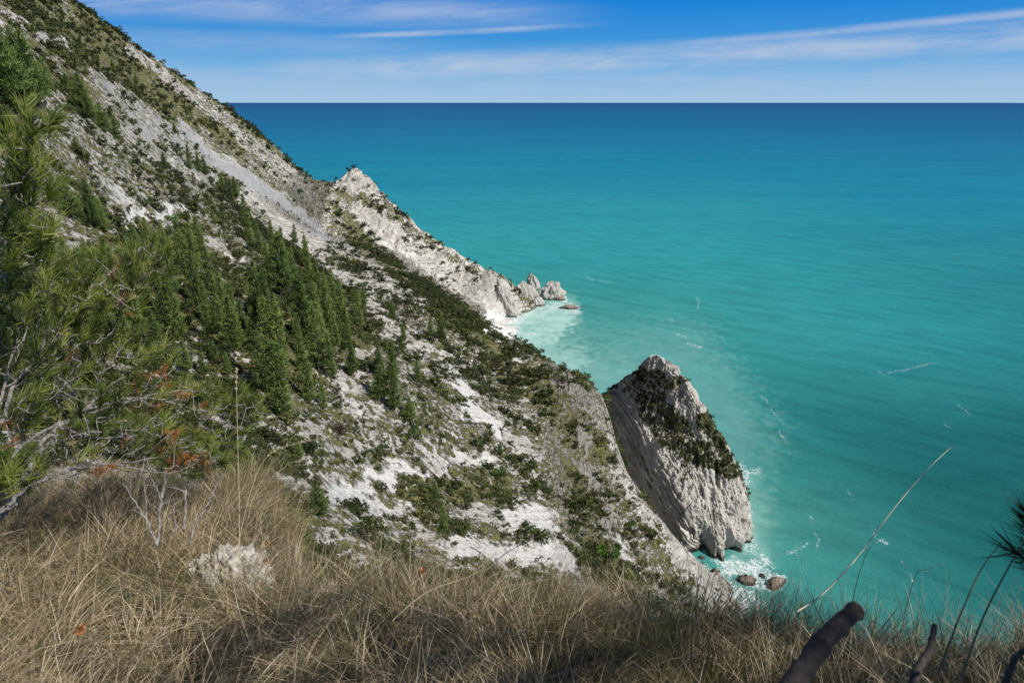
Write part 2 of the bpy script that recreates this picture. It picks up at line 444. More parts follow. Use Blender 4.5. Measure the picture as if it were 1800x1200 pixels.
# far spur crest
crest1 = [(560,362,790),(540,330,775),(520,300,760),(495,272,745),(470,250,730),(430,213,705),(400,190,680),(350,157,660),(300,125,640),(250,92,620),(200,60,600),(150,28,580),(110,0,560),(0,-80,500)]
def dens(L, k=3):
    o = []
    for p_, q_ in zip(L[:-1], L[1:]):
        for j in range(k): o.append(tuple(p_[i] + (q_[i] - p_[i]) * j / k for i in range(3)))
    return o + [L[-1]]
for a in dens(crest1):
    cp(*a); q = P(*a)
    cw(q[0] * 1.12, q[1] * 1.12, q[2] - 62); cw(q[0] * 1.30, q[1] * 1.30, q[2] - 190)
for a in [(320,230,560),(450,330,600),(560,410,650),(500,370,625),(380,280,580),(200,150,450),(100,60,400),(0,0,360),(260,190,500),
          (430,400,430),(520,480,400),(300,300,400),(200,250,330),(100,180,290),(0,100,260),(400,340,500),(480,420,500),
          (200,400,260),(300,400,300),(350,480,260),(100,300,230),(0,250,200),(100,450,190),(200,520,190),(320,620,180),(440,640,190),
          (420,540,230),(550,540,290),(600,500,390),(620,650,230),(500,730,165),(350,800,120),(100,650,140),(0,500,150),(560,880,130),
          (450,950,90),(700,950,150),(650,850,170),(900,1000,170),(1050,1000,195),(650,750,200),(650,600,270),(750,600,310),(650,500,410),
          (800,800,225),(800,950,165),(950,960,190),(1150,1000,215),(1000,900,225),(1000,800,268),(870,750,260),(870,660,320),(950,720,300),
          (720,700,225),(600,1000,105),(800,700,265),(1080,920,232),(1050,860,250)]:
    cp(*a)
# middle crest
crest2 = [(640,430,610),(700,475,550),(750,505,505),(780,530,475),(820,555,450),(860,586,425),(900,592,402),(950,628,375),(1000,655,350),(1035,678,335),(1060,700,322)]
for a in dens(crest2, 2):
    cp(*a)
for a in dens(crest2[3:], 2):
    q = P(*a); cw(q[0] + 24, q[1] + 18, q[2] - 32); cw(q[0] + 48, q[1] + 38, q[2] - 64)
for a in dens([(1060,700,322),(1080,770,295),(1105,835,272),(1145,895,255),(1190,950,242)], 2):
    q = P(*a); cp(*a); cw(q[0] + 9, q[1] + 12, q[2] - 30); cw(q[0] + 16, q[1] + 30, -8)
cp(1235,990,240)
# second spur
crest3 = [(583,364,760),(600,332,765),(625,308,765),(650,322,758),(700,372,738),(730,400,724),(760,425,710),(800,450,693),(830,467,680),(870,490,662),(888,512,655)]
cp(571,374,765)
for a in dens(crest3, 2):
    cp(*a)
for a in dens(crest3, 2)[1:]:
    q = P(*a); cw(q[0] + 25, q[1] + 30, q[2] * .45 - 5); cw(q[0] + 60, q[1] + 75, -22)
for a in [(640,390,690),(680,430,665),(700,440,650),(740,480,630),(780,500,640),(820,520,645),(840,540,632)]:
    cp(*a)
# shoreline
for a in [(903,562),(905,580),(880,570),(890,556),(1250,1003),(1290,1070),(1345,1150)]:
    q = S(*a, z=.6); cw(*q)
q = S(935,552); cw(q[0], q[1], -6); q = S(940,590); cw(q[0], q[1], -8); q = S(1000,640); cw(q[0], q[1], -8)
q = S(1300,1000); cw(q[0], q[1], -9); q = S(1350,1060); cw(q[0], q[1], -9); q = S(1420,1130); cw(q[0], q[1], -12); q = S(1300, 800); cw(q[0], q[1], -14)
q = S(930,520); cw(q[0], q[1], -8); q = S(960,500); cw(q[0], q[1], -20)
for w in [(130,150,-6),(110,80,60),(60,50,130),(25,40,155),(0,20,176),(0,40,158),(-20,20,178),(-50,60,160),(-100,100,188),(-200,150,245),(-150,0,235),
          (20,80,125),(-20,80,135),(60,100,85),(80,140,40),(200,60,20),(300,200,-40),(300,500,-50),(200,700,-50),(150,400,-40),(0,1000,-40),(-200,1200,-60),
          (0,-50,205),(50,-50,190),(-50,-50,215),(-600,600,350),(-700,900,250),(-300,1000,20),(400,-100,-20),(-400,300,290),(0,900,-45),(600,900,-60),
          (60,60,115),(15,15,178),(-10,8,188)]:
    cw(*w)
ctl = np.array(ctl)
keep = []
for i, c in enumerate(ctl):
    if all(np.hypot(*(c[:2] - ctl[j][:2])) > 3.0 for j in keep): keep.append(i)
ctl = ctl[keep]
CC = 9.0
def _phi(r2): return np.sqrt(r2 + CC * CC)
_D = ctl[:, None, :2] - ctl[None, :, :2]
_A = _phi((_D ** 2).sum(-1)) - np.eye(len(ctl)) * .35
_B = np.concatenate([np.ones((len(ctl), 1)), ctl[:, :2] / 500], 1)
_K = np.block([[_A, _B], [_B.T, np.zeros((3, 3))]])
_w = np.linalg.solve(_K, np.concatenate([ctl[:, 2], np.zeros(3)]))

def T0(x, y):
    x = np.asarray(x, np.float32); y = np.asarray(y, np.float32); sh = x.shape
    xf = x.ravel(); yf = y.ravel(); out = np.empty(len(xf), np.float32)
    cx = ctl[:, 0].astype(np.float32); cy = ctl[:, 1].astype(np.float32); w = _w.astype(np.float32)
    for s in range(0, len(xf), 100000):
        a = xf[s:s + 100000, None]; b = yf[s:s + 100000, None]
        out[s:s + 100000] = np.sqrt((a - cx) ** 2 + (b - cy) ** 2 + CC * CC) @ w[:-3] + w[-3] + w[-2] * a[:, 0] / 500 + w[-1] * b[:, 0] / 500
    return out.reshape(sh)

def near_ground(x, y):
    xl = sst(-1.35, -2.35, x)                       # left knoll
    slope = .43 - .075 * xl
    brink = 3.55 + 2.0 * xl - .35 * sst(.3, 2.5, x) + .25 * (vn2(x * 1.3, y * 0, 5) - .5)
    z = EYE - 1.6 - slope * np.minimum(y, brink)
    z = z - 1.7 * np.maximum(y - brink, 0) + .16 * fbm2(x * 1.1, y * 1.1, 3, 21) + .03 * fbm2(x * 6, y * 6, 3, 25)
    z = z - .10 * sst(2, 8, x) * np.abs(x) - .065 * sst(.0, .9, x) * np.minimum(y, brink)
    return z

# ------------------------------------------------------------------ ground cover read off the photograph: strokes (channel, value, half width, points)
ROCK, SCREE, BRIGHT = 0, 1, 2
strokes = [
 # vegetation first (rock lowered)
 (ROCK,.10,26,[(640,415),(700,465),(760,515),(850,580)]), (ROCK,.22,24,[(870,630),(960,700),(1040,790)]),
 (ROCK,.12,60,[(330,470),(420,570),(520,640)]), (ROCK,.12,50,[(520,480),(620,560)]), (ROCK,.15,40,[(230,440),(300,540)]),
 (ROCK,.20,30,[(60,20),(160,110),(260,170),(330,200)]), (ROCK,.20,22,[(150,40),(300,150),(420,250)]), (ROCK,.18,50,[(0,120),(60,200),(120,180)]),
 (ROCK,.25,40,[(470,860),(500,930)]), (ROCK,.22,16,[(230,255),(330,300),(430,345)]), (ROCK,.26,30,[(790,850),(880,850)]), (ROCK,.30,26,[(650,820),(760,860),(780,930)]),
 (ROCK,.15,22,[(1150,920),(1210,980)]),(ROCK,.2,26,[(1040,960),(1100,1010)]),
 (ROCK,.2,20,[(1000,820),(1060,900)]),
 (ROCK,.22,90,[(120,700),(260,760)]), (ROCK,.2,60,[(60,600),(200,560)]),
 (ROCK,.12,6,[(110,0),(200,60),(300,125),(400,192),(470,255),(520,308)]), (ROCK,.25,7,[(240,75),(350,160),(420,225)]),
 # bare rock
 (ROCK,.86,30,[(620,330),(660,380),(740,450),(840,510),(880,540)]), (ROCK,.84,22,[(690,400),(800,470),(880,520)]), (ROCK,.95,18,[(640,400),(700,440),(730,470)]),
 (ROCK,.95,16,[(870,520),(900,545)]), (ROCK,.30,9,[(598,348),(640,350),(690,378)]), (ROCK,.42,7,[(690,378),(760,437),(840,485)]), (ROCK,.3,8,[(590,375),(620,395),(650,425)]), (ROCK,.35,7,[(640,440),(720,500)]), (ROCK,1.2,17,[(870,560),(890,580),(905,572)]), (BRIGHT,2.0,18,[(866,560),(888,580),(905,570)]), (BRIGHT,.5,16,[(850,530),(890,540)]),
 (ROCK,.9,11,[(319,221),(375,277),(469,335),(570,416)]), (SCREE,1.0,7,[(319,221),(345,250),(375,280)]), (SCREE,1.0,10,[(375,280),(420,308),(469,335),(520,372),(570,416)]),
 (SCREE,1.0,5,[(172,142),(232,180),(300,228),(330,262)]), (SCREE,1.0,5,[(217,195),(262,232),(319,262),(360,290)]), (SCREE,.9,5,[(236,225),(281,262)]),
 (ROCK,.58,16,[(172,142),(232,185),(319,250),(360,280)]),
 (SCREE,.9,4,[(60,48),(100,75),(150,100)]), (ROCK,.9,8,[(0,40),(15,75)]), (BRIGHT,.8,7,[(0,35),(14,72)]),(ROCK,.85,6,[(8,19),(75,60),(124,86)]),
 (ROCK,.66,15,[(75,161),(142,225),(210,240),(285,281),(375,319)]), (ROCK,.85,14,[(180,326),(225,360)]), (BRIGHT,.6,10,[(190,330),(220,352)]),
 (ROCK,1.1,7,[(210,420),(232,382),(319,371)]), (BRIGHT,1.0,6,[(210,420),(232,382),(319,371)]), (ROCK,.85,14,[(431,345),(487,375),(562,440)]), (ROCK,.9,12,[(490,395),(540,440),(600,490),(661,516)]),
 (ROCK,.62,12,[(337,165),(431,240),(500,300),(544,337)]), (ROCK,.72,8,[(230,90),(330,165)]), (ROCK,.7,10,[(480,280),(540,345)]),
 (ROCK,.85,8,[(367,422),(450,482)]), (ROCK,.85,6,[(360,475),(442,557)]), (ROCK,.9,5,[(469,494),(510,520)]), (ROCK,.8,9,[(161,621),(232,632)]), (ROCK,.8,6,[(360,600),(410,630)]),
 (ROCK,.85,11,[(650,540),(680,572),(744,617)]), (ROCK,.85,7,[(770,629),(800,655)]), (ROCK,.7,14,[(590,430),(680,500),(740,540)]),
 (ROCK,1.1,18,[(575,862),(642,875)]), (ROCK,1.1,15,[(640,850),(669,832),(740,832)]), (ROCK,1.0,15,[(655,890),(710,907)]), (ROCK,1.1,10,[(811,675),(832,724),(879,754)]),
 (BRIGHT,1.0,18,[(575,862),(642,875)]), (BRIGHT,1.0,12,[(640,850),(669,832),(735,830)]), (BRIGHT,.8,13,[(655,890),(710,907)]), (BRIGHT,1.0,10,[(811,675),(832,724),(879,754)]),
 (ROCK,1.0,9,[(795,795),(860,812)]), (BRIGHT,.9,8,[(795,795),(860,812)]), (ROCK,.95,9,[(735,778),(785,830)]), (BRIGHT,.6,8,[(735,778),(785,830)]), (ROCK,.95,10,[(880,770),(940,800)]),
 (ROCK,1.1,18,[(905,907),(965,915)]), (BRIGHT,1.0,16,[(905,907),(965,915)]), (ROCK,1.1,15,[(807,955),(837,985)]), (BRIGHT,1.0,14,[(807,955),(837,985)]),
 (ROCK,1.1,20,[(867,975),(980,967),(992,990)]), (BRIGHT,1.0,18,[(867,975),(980,967),(992,990)]), (ROCK,.9,10,[(710,900),(760,950),(800,960)]), (ROCK,.85,12,[(840,900),(900,930)]),
 (ROCK,.95,12,[(522,742),(545,768)]), (ROCK,.9,12,[(590,780),(630,800)]), (ROCK,1.0,7,[(590,671),(624,682)]), (ROCK,1.0,7,[(616,701),(635,720)]), (BRIGHT,.8,6,[(616,701),(635,720)]), (ROCK,.9,8,[(520,850),(560,820)]),
 (ROCK,.9,7,[(1021,761),(1036,840),(1085,930)]), (ROCK,.66,14,[(969,649),(1030,690),(1060,740),(1096,815)]), (ROCK,1.0,7,[(1077,937),(1096,982)]), (BRIGHT,.9,5,[(1077,937),(1096,982)]),
 (ROCK,.75,12,[(1090,830),(1130,890),(1180,950),(1220,985)]), (ROCK,.9,20,[(1190,960),(1230,1000),(1262,1040),(1285,1075)]),
 # footpaths
 (ROCK,1.1,2.4,[(700,656),(745,660),(790,656),(820,640),(850,622)]), (BRIGHT,.7,2.0,[(700,656),(745,660),(790,656),(820,640),(850,622)]),
 (ROCK,1.1,2.0,[(905,636),(930,630),(945,636)]), (BRIGHT,.8,2.0,[(905,636),(930,630),(945,636)]), (ROCK,1.0,3,[(560,665),(600,640),(640,628),(660,615)]),
 (ROCK,1.1,5,[(405,632),(450,648)]), (BRIGHT,.5,5,[(405,632),(450,648)]), (ROCK,1.0,3,[(600,730),(680,735),(720,742)]),
]
def cover(x, y, z):
    px, py, dep = proj(x, y, z)
    wx = 1200 / dep * 2.2
    qx = px + wx * 1.6 * (vn2(x / 5, y / 5, 3) - .5) * 2 + wx * .9 * (vn2(x / 1.6, y / 1.6, 4) - .5) * 2
    qy = py + wx * 1.3 * (vn2(x / 5, y / 5, 8) - .5) * 2 + wx * .8 * (vn2(x / 1.6, y / 1.6, 9) - .5) * 2
    mask = np.zeros(x.shape + (3,), np.float32)
    mask[..., 0] = .45
    for ch, val, w, pts in strokes:
        x0 = min(p[0] for p in pts) - 2 * w; x1 = max(p[0] for p in pts) + 2 * w; y0 = min(p[1] for p in pts) - 2 * w; y1 = max(p[1] for p in pts) + 2 * w
        sel = np.nonzero((qx > x0) & (qx < x1) & (qy > y0) & (qy < y1))
        if len(sel[0]) == 0: continue
        a = qx[sel]; b = qy[sel]; d = np.full(a.shape, 1e9, np.float32)
        for (ax, ay), (bx, by) in zip(pts[:-1], pts[1:]):
            vx, vy = bx - ax, by - ay; t = np.clip(((a - ax) * vx + (b - ay) * vy) / (vx * vx + vy * vy), 0, 1)
            d = np.minimum(d, np.hypot(a - ax - t * vx, b - ay - t * vy))
        k = 1 - sst(w * .75, w * 1.35, d)
        m = mask[..., ch]; m[sel] = m[sel] * (1 - k) + val * k
    return mask

def bedding(x, y, z):
    """(along, across, depth) of the limestone beds; three attitudes, blended"""
    a1 = x * .5 + y * .866; q1 = z + .61 * a1
    a2 = x * .94 - y * .34; q2 = z + .45 * a2
    a3 = x * .33 - y * .94; q3 = z + .28 * a3
    w2 = sst(560, 640, y) * sst(-215, -185, x); w3 = sst(12, 45, x) * sst(400, 330, y)
    w3 = w3 * .8; w1 = 1 - np.clip(w2 + w3, 0, 1)
    return a1 * w1 + a2 * w2 + a3 * w3, q1 * w1 + q2 * w2 + q3 * w3, (x - y) * .7

def height(x, y, want_mask=False):
    t = T0(x, y)
    r = np.hypot(x, y)
    m = cover(x, y, t)
    al, q, dp = bedding(x, y, t)
    far = sst(25, 110, r); dist = sst(200, 600, r)
    soft = np.clip(m[..., 1] + .75 * m[..., 2], 0, 1)
    rk = np.clip(m[..., 0], 0, 1) * (1 - soft)
    qq = q + 2.5 * fbm2(al / 30, q / 12, 2, 29)
    d = 2.0 * fbm2(x / 40, y / 40, 4, 31) + (1.3 + 1.0 * dist) * rid2(al / 34, qq / 6.5, 4, 41) * (.25 + rk)
    d = d + (.45 + .9 * dist) * rid2(al / 12, qq / 2.6, 3, 47) * rk + .55 * rid2(x / 3.5, y / 3.5, 3, 57) * (1 - soft)
    d = d + .9 * fbm2(x / 7, y / 7, 3, 51) * (1 - .6 * soft) + .5 * fbm2(x / 1.8, y / 1.8, 3, 61) * (1 - .85 * soft)
    w2_ = sst(560, 640, y) * sst(-215, -185, x); wq = qq + 5 * fbm2(al / 22, q / 20, 3, 85); sw = wq / 10.0 - np.floor(wq / 10.0); wa_ = al + 9 * fbm2(x / 16, y / 16, 3, 87) + .8 * q; sa = wa_ / 17.0 - np.floor(wa_ / 17.0)
    d = d + w2_ * (5.2 * (sw - .5) * sst(0, .08, sw) + 4.2 * (sa - .5) * sst(0, .06, sa) + 1.6 * rid2(al / 30 + 5, qq / 7, 4, 81))
    w3_ = sst(20, 45, x) * sst(380, 330, y); wb_ = al * .25 + q + 3 * fbm2(al / 14, q / 9, 3, 88); sb = wb_ / 6.5 - np.floor(wb_ / 6.5)
    d = d + w3_ * rk * 1.5 * (sb - .5) * sst(0, .12, sb)
    d = d - w2_ * .7 * (.55 * rid2(x / 3.5, y / 3.5, 3, 57) * (1 - soft) + .9 * fbm2(x / 7, y / 7, 3, 51) * (1 - .6 * soft))
    bench = sst(-1, 3, t)
    d = d + 1.1 * rid2(x / 4.5, y / 4.5, 4, 93) * sst(45, 65, x) * sst(290, 260, y)
    d = d * far * (.45 + .55 * bench) * (1 - .35 * sst(12, 45, x) * sst(400, 330, y))
    z = t + d
    wn = 1 - sst(7, 22, r)
    z = z * (1 - wn) + near_ground(x, y) * wn
    return (z, m) if want_mask else z

def hit(px, py, y0=25.0, y1=1200.0):
    """first meeting of the pixel's ray with the hillside"""
    d = ray(px, py); ys = y0 * (y1 / y0) ** np.linspace(0, 1, 1600)
    x = d[0] / d[1] * ys; z = EYE + d[2] / d[1] * ys
    h = height(x, ys); k = np.nonzero(h > z)[0]
    if len(k) == 0: return None
    i = k[0]
    return np.array([x[i], ys[i], h[i]])

# ------------------------------------------------------------------ hillside and near ground meshes
TH0, TH1, NT = math.radians(-54), math.radians(54), 1250
th = np.linspace(TH0, TH1, NT)
rs = np.concatenate([np.geomspace(8, 80, 60, endpoint=False), np.geomspace(80, 430, 760, endpoint=False), np.geomspace(430, 1000, 420, endpoint=False), np.geomspace(1000, 1700, 16)])
RR, TT = np.meshgrid(rs, th, indexing='ij')
X = RR * np.sin(TT); Y = RR * np.cos(TT)
Z, MK = height(X, Y, True)
V = np.stack([X, Y, Z], -1).reshape(-1, 3)
Fq = grid_faces(len(rs), NT)
zc = V[:, 2][Fq].max(1)
Fq = Fq[zc > -25]
hill = mk('hillside', V, Fq, M['hill'], cols={'mask': MK.reshape(-1, 3)})
at = hill.data.attributes.new('bed', 'FLOAT_VECTOR', 'POINT'); at.data.foreach_set('vector', np.stack(bedding(X, Y, T0(X, Y)), -1).reshape(-1, 3).astype(np.float32).ravel())
tag(hill, 'steep limestone mountainside falling to the sea', kind='structure')
rn = np.geomspace(.3, 8, 190)
RR, TT = np.meshgrid(rn, np.linspace(math.radians(-100), math.radians(100), 560), indexing='ij')
Xn = RR * np.sin(TT); Yn = RR * np.cos(TT)
gr = mk('ground', np.stack([Xn, Yn, height(Xn, Yn)], -1).reshape(-1, 3), grid_faces(190, 560), M['soil'])
tag(gr, 'stony soil of the lookout', kind='structure')

# ------------------------------------------------------------------ sea
xs = np.concatenate([-np.geomspace(60000, 140, 26)[:-1], np.arange(-140, 340, 1.3), np.geomspace(340, 60000, 34)])
ys = np.concatenate([np.array([-30000, -3000, -300, 0, 80, 150]), np.arange(170, 800, 1.5), np.geomspace(801, 90000, 60)])
SX, SY = np.meshgrid(xs, ys)
px, py, dep = proj(SX, SY, np.zeros_like(SX))
D = np.hypot(SX - 10, (SY - 560) * .9)
D2 = np.hypot(SX - 120, (SY - 300) * .8)
offs = .30 * np.log10(1 + np.minimum(D, D2 * 1.5 + 40) / 60) + .03
offs = offs + .12 * sst(0, 60, -(SY - 200)) 
foam = np.zeros_like(SX); milk = np.zeros_like(SX)
dense = (SX > -145) & (SX < 345) & (SY > 160) & (SY < 805)
hs = np.full_like(SX, -50); hs[dense] = T0(SX[dense], SY[dense])
foam = np.maximum(foam, .62 * sst(-4.5, -.3, hs))
def stroke_sea(arr, val, w, pts, soft=1.6):
    x0 = min(p[0] for p in pts) - 2.2 * w; x1 = max(p[0] for p in pts) + 2.2 * w; y0 = min(p[1] for p in pts) - 2.2 * w; y1 = max(p[1] for p in pts) + 2.2 * w
    sel = np.nonzero((px > x0) & (px < x1) & (py > y0) & (py < y1) & dense)
    if not len(sel[0]): return
    a = px[sel] + w * 1.2 * (vn2(SX[sel] / 4, SY[sel] / 4, 77) - .5); b = py[sel] + w * .9 * (vn2(SX[sel] / 4, SY[sel] / 4, 78) - .5); d = np.full(a.shape, 1e9)
    for (ax, ay), (bx, by) in zip(pts[:-1], pts[1:]):
        vx, vy = bx - ax, by - ay; t = np.clip(((a - ax) * vx + (b - ay) * vy) / (vx * vx + vy * vy + 1e-6), 0, 1)
        d = np.minimum(d, np.hypot(a - ax - t * vx, b - ay - t * vy))
    k = val * (.78 if (arr is foam and w < 4) else 1) * (1 - sst(w * .3, w * soft, d))
    arr[sel] = np.maximum(arr[sel], k)
# milky plumes in the bay, with the clean edges of the photograph
stroke_sea(milk, 1.0, 30, [(905,560),(950,562),(985,552)], 1.15); stroke_sea(milk, 1.0, 26, [(915,605),(950,592),(988,566)], 1.12)
stroke_sea(milk, .85, 24, [(950,640),(1012,645)], 1.2); stroke_sea(milk, .35, 60, [(930,620),(1020,670),(1080,680)], 1.9); stroke_sea(milk, .5, 14, [(950,520),(1000,535),(1010,560)], 1.6)
stroke_sea(milk, .22, 55, [(1080,650),(1200,640),(1290,770)], 2.1); stroke_sea(milk, .34, 30, [(1310,860),(1318,980),(1300,1040)], 2.1)
stroke_sea(milk, .62, 34, [(925,615),(965,625),(1005,640)], 1.5)
# foam
for val, w, pts in [
 (.62,7,[(905,590),(912,565),(930,552),(948,537)]), (.55,10,[(950,545),(985,535),(1010,548)]), (.8,6,[(984,523),(992,527)]), (.75,7,[(1005,538),(1014,545)]), (.7,5,[(975,512),(988,520)]),
 (.5,4,[(940,557),(955,556)]), (.5,3,[(955,575),(970,580)]), (.55,4,[(920,585),(950,588)]), (.6,3,[(935,612),(950,622)]), (.5,3,[(1032,488),(1042,492)]), (.4,3,[(1055,493),(1075,497)]),
 (.5,3.0,[(1225,523),(1229,530),(1226,540)]), (.5,2.6,[(1178,560),(1182,564)]), (.6,2.5,[(1190,588),(1210,592)]), (.6,3.0,[(1208,603),(1220,607),(1232,611)]), (.36,2.2,[(1238,620),(1258,634)]), (.42,2.0,[(1266,640),(1290,656)]), (.34,2.2,[(1300,662),(1322,680)]), (.4,2.0,[(1330,688),(1345,700)]),
 (.6,2.4,[(1340,697),(1350,706)]), (.5,2.4,[(1355,720),(1378,745)]), (.6,3,[(1370,757),(1376,770)]), (.45,2.5,[(1378,775),(1390,800)]),
 (.55,2.2,[(1658,625),(1690,633)]), (.5,2.2,[(1685,627),(1725,637)]), (.5,2.4,[(1560,655),(1600,648),(1640,638)]), (.45,2.4,[(1540,650),(1555,658)]), (.45,2.4,[(1700,620),(1760,640),(1800,660)]), (.5,2.4,[(1682,710),(1705,728)]), (.45,2.4,[(1660,745),(1672,752)]),
 (.62,13,[(1292,820),(1315,835),(1300,850)]), (.45,9,[(1300,825),(1335,830)]), (.6,10,[(1306,860),(1310,900),(1316,940),(1312,965)]), (.5,12,[(1318,930),(1330,970)]),
 (.8,15,[(1270,990),(1300,1000),(1330,1000)]), (.82,18,[(1250,1010),(1280,1035),(1310,1060)]), (.7,14,[(1290,990),(1330,1025),(1370,1020)]), (.65,16,[(1340,985),(1350,1010)]), (.6,12,[(1300,1050),(1340,1065)]),
 (.6,3,[(1432,935),(1440,950),(1436,962)]), (.65,3.5,[(1383,972),(1405,965),(1418,955)]), (.5,3,[(1425,905),(1430,925)]), (.45,3,[(1400,955),(1403,985)]), (.55,3.5,[(1530,920),(1537,940),(1545,952)]), (.6,4,[(1550,948),(1560,956)]),
 (.5,3,[(1585,985),(1600,1008),(1606,1020)]), (.45,2.4,[(1490,860),(1500,880)]), (.4,2.4,[(1376,900),(1384,925)])]:
    stroke_sea(foam, val, w, pts)
sea = mk('sea', np.stack([SX, SY, np.zeros_like(SX)], -1).reshape(-1, 3), grid_faces(len(ys), len(xs)), M['sea'],
         attrs={'falloff_dark': (sst(95, 250, SX) * sst(620, 300, SY) * .92 + .45 * sst(220, 600, SX) * sst(1500, 500, SY)).clip(0, 1)}, cols={'sea': np.stack([np.clip(offs, 0, 1), foam, milk], -1).reshape(-1, 3)})
tag(sea, 'turquoise sea reaching the horizon', kind='structure')

# ------------------------------------------------------------------ the near pinnacle: a lofted fin of rock
L0 = [(1052,700,352),(1064,735,340),(1078,775,328),(1094,815,318),(1112,852,310),(1140,893,300),(1172,930,285),(1203,962,273),(1226,985,268)]
L1 = [(1064,694,350),(1090,684,341),(1112,712,329),(1132,750,317),(1158,800,303),(1188,848,291),(1210,900,280),(1222,945,271),(1238,986,266)]
L2 = [(1072,688,350),(1112,662,339),(1142,690,326),(1172,735,313),(1205,785,301),(1236,835,290),(1254,890,280),(1262,950,270),(1268,986,265)]
L3 = [(1080,686,350),(1128,650,336),(1155,624,328),(1202,662,316),(1240,728,304),(1287,798,292),(1300,855,284),(1304,915,278),(1303,966,272)]
lines = [np.array([P(*a) for a in L]) for L in (L0, L1, L2, L3)]
below = lines[0] + np.array([-1.5, 2, -16]); 
L3w = lines[3]
b1 = L3w + np.array([6, 14, 0]); b1[:, 2] = L3w[:, 2] * .62 - 2
b2 = L3w + np.array([9, 30, 0]); b2[:, 2] = L3w[:, 2] * .15 - 6
b2[-1] += np.array([0, 0, -4])
net = np.stack([below, lines[0], lines[1], lines[2], lines[3], b1, b2])   # across x along
last = net[:, -1:].copy(); last[..., 2] = -8; last[..., 1] += 1.0
net = np.concatenate([net, last], 1)
def resamp(A, n, axis):
    A = np.moveaxis(A, axis, 0); m = len(A); t = np.linspace(0, m - 1, n); i = np.clip(t.astype(int), 0, m - 2); f = (t - i)[:, None, None]
    p0 = A[np.clip(i - 1, 0, m - 1)]; p1 = A[i]; p2 = A[i + 1]; p3 = A[np.clip(i + 2, 0, m - 1)]
    lin = p1 * (1 - f) + p2 * f
    cr = .5 * (2 * p1 + (p2 - p0) * f + (2 * p0 - 5 * p1 + 4 * p2 - p3) * f ** 2 + (3 * p1 - p0 - 3 * p2 + p3) * f ** 3)
    return np.moveaxis(.72 * lin + .28 * cr, 0, axis)
NA, NL = 560, 740
G = resamp(resamp(net, NA, 0), NL, 1)
def gnorm(G):
    du = np.gradient(G, axis=0); dv = np.gradient(G, axis=1); n = np.cross(dv, du); return n / (np.linalg.norm(n, axis=-1, keepdims=True) + 1e-9)
Nn = gnorm(G)
if Nn[NA // 2, NL // 2, 1] > 0: Nn = -Nn
ua = np.linspace(0, 6, NA)[:, None] * np.ones((1, NL)); ul = np.linspace(0, 9, NL)[None] * np.ones((NA, 1))
sx, sy, sz = G[..., 0], G[..., 1], G[..., 2]
low = sst(30, 8, sz)
dis = 3.0 * fbm3(sx / 14, sy / 14, sz / 18, 4, 3) + 2.0 * rid3(sx / 11 + 3, sy / 11, sz / 15, 2, 43) * (.15 + .85 * low) + 2.4 * rid3(sx / 5, sy / 5, sz / 24, 4, 13) * (.35 + .65 * low) + 1.1 * rid3(sx / 2.8, sy / 2.8, sz / 9, 4, 23) + .45 * rid3(sx / 1.3, sy / 1.3, sz / 3.5, 3, 37) + .30 * fbm3(sx / .8, sy / .8, sz / .8, 2, 33)
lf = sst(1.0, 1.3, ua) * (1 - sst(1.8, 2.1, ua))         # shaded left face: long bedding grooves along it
gro = rid2(ua * 11 + .35 * np.sin(ul * 2.1), ul * .5, 4, 91) + .6 * rid2(ua * 27 + .5 * np.sin(ul * 3), ul * 1.2, 3, 95)
dis = dis * (1 - .55 * lf) + 1.1 * gro * (lf + .25 * (1 - low) * sst(2.0, 2.4, ua))
# sea caves at the foot
ppx, ppy, _ = proj(sx, sy, sz)
front = (ua < 4.1)
for cx, cy, rx, ry, dpt in [(1236,958,17,26,11),(1281,966,8,22,6),(1300,905,4,20,3.5),(1278,900,9,11,2.5),(1215,935,6,8,3),(1292,968,5,16,5),(1262,975,4,12,3),(1260,835,5,22,2.5)]:
    q = ((ppx - cx) / rx) ** 2 + ((ppy - cy) / ry) ** 2
    dis = dis - dpt * np.exp(-np.clip(q, 0, 20) ** 1.5) * front
st_ = ua * 8 + .5 * np.sin(ul * 1.7) + .9 * (vn3(sx / 8, sy / 8, sz / 8, 97) - .5); sl_ = st_ - np.floor(st_); dis = dis + lf * 2.2 * (sl_ - .5) * sst(0, .12, sl_)
amp = np.clip(np.minimum(ul / .5, 1), .25, 1)
G = G + Nn * (dis * amp)[..., None]
sx, sy, sz = G[..., 0], G[..., 1], G[..., 2]
qx = ppx + 12 * (vn3(sx / 6, sy / 6, sz / 6, 5) - .5) * 2; qy = ppy + 12 * (vn3(sx / 6, sy / 6, sz / 6, 6) - .5) * 2
veg = np.zeros_like(sx)
def pst(arr, val, w, pts):
    d = np.full(arr.shape, 1e9)
    for (ax, ay), (bx, by) in zip(pts[:-1], pts[1:]):
        vx, vy = bx - ax, by - ay; t = np.clip(((qx - ax) * vx + (qy - ay) * vy) / (vx * vx + vy * vy), 0, 1)
        d = np.minimum(d, np.hypot(qx - ax - t * vx, qy - ay - t * vy))
    k = (1 - sst(w * .6, w * 1.3, d)); arr[:] = np.maximum(arr, val * k)
pst(veg, .62, 20, [(1150,690),(1180,740),(1190,770)]); pst(veg, .60, 24, [(1195,750),(1215,790),(1240,800)]); pst(veg, .80, 18, [(1230,795),(1262,815),(1285,830)]); pst(veg, .8, 12, [(1235,735),(1258,765),(1285,800)])
pst(veg, .6, 14, [(1130,665),(1150,660),(1195,670)]); pst(veg, .5, 18, [(1120,690),(1160,740),(1185,790)]); pst(veg, .45, 12, [(1195,800),(1210,840)]); pst(veg, .7, 6, [(1066,690),(1090,682)])
veg = veg * (ua > 2.05); veg = np.maximum(veg, .5 * (ua > 4.2) * (sz > 15))
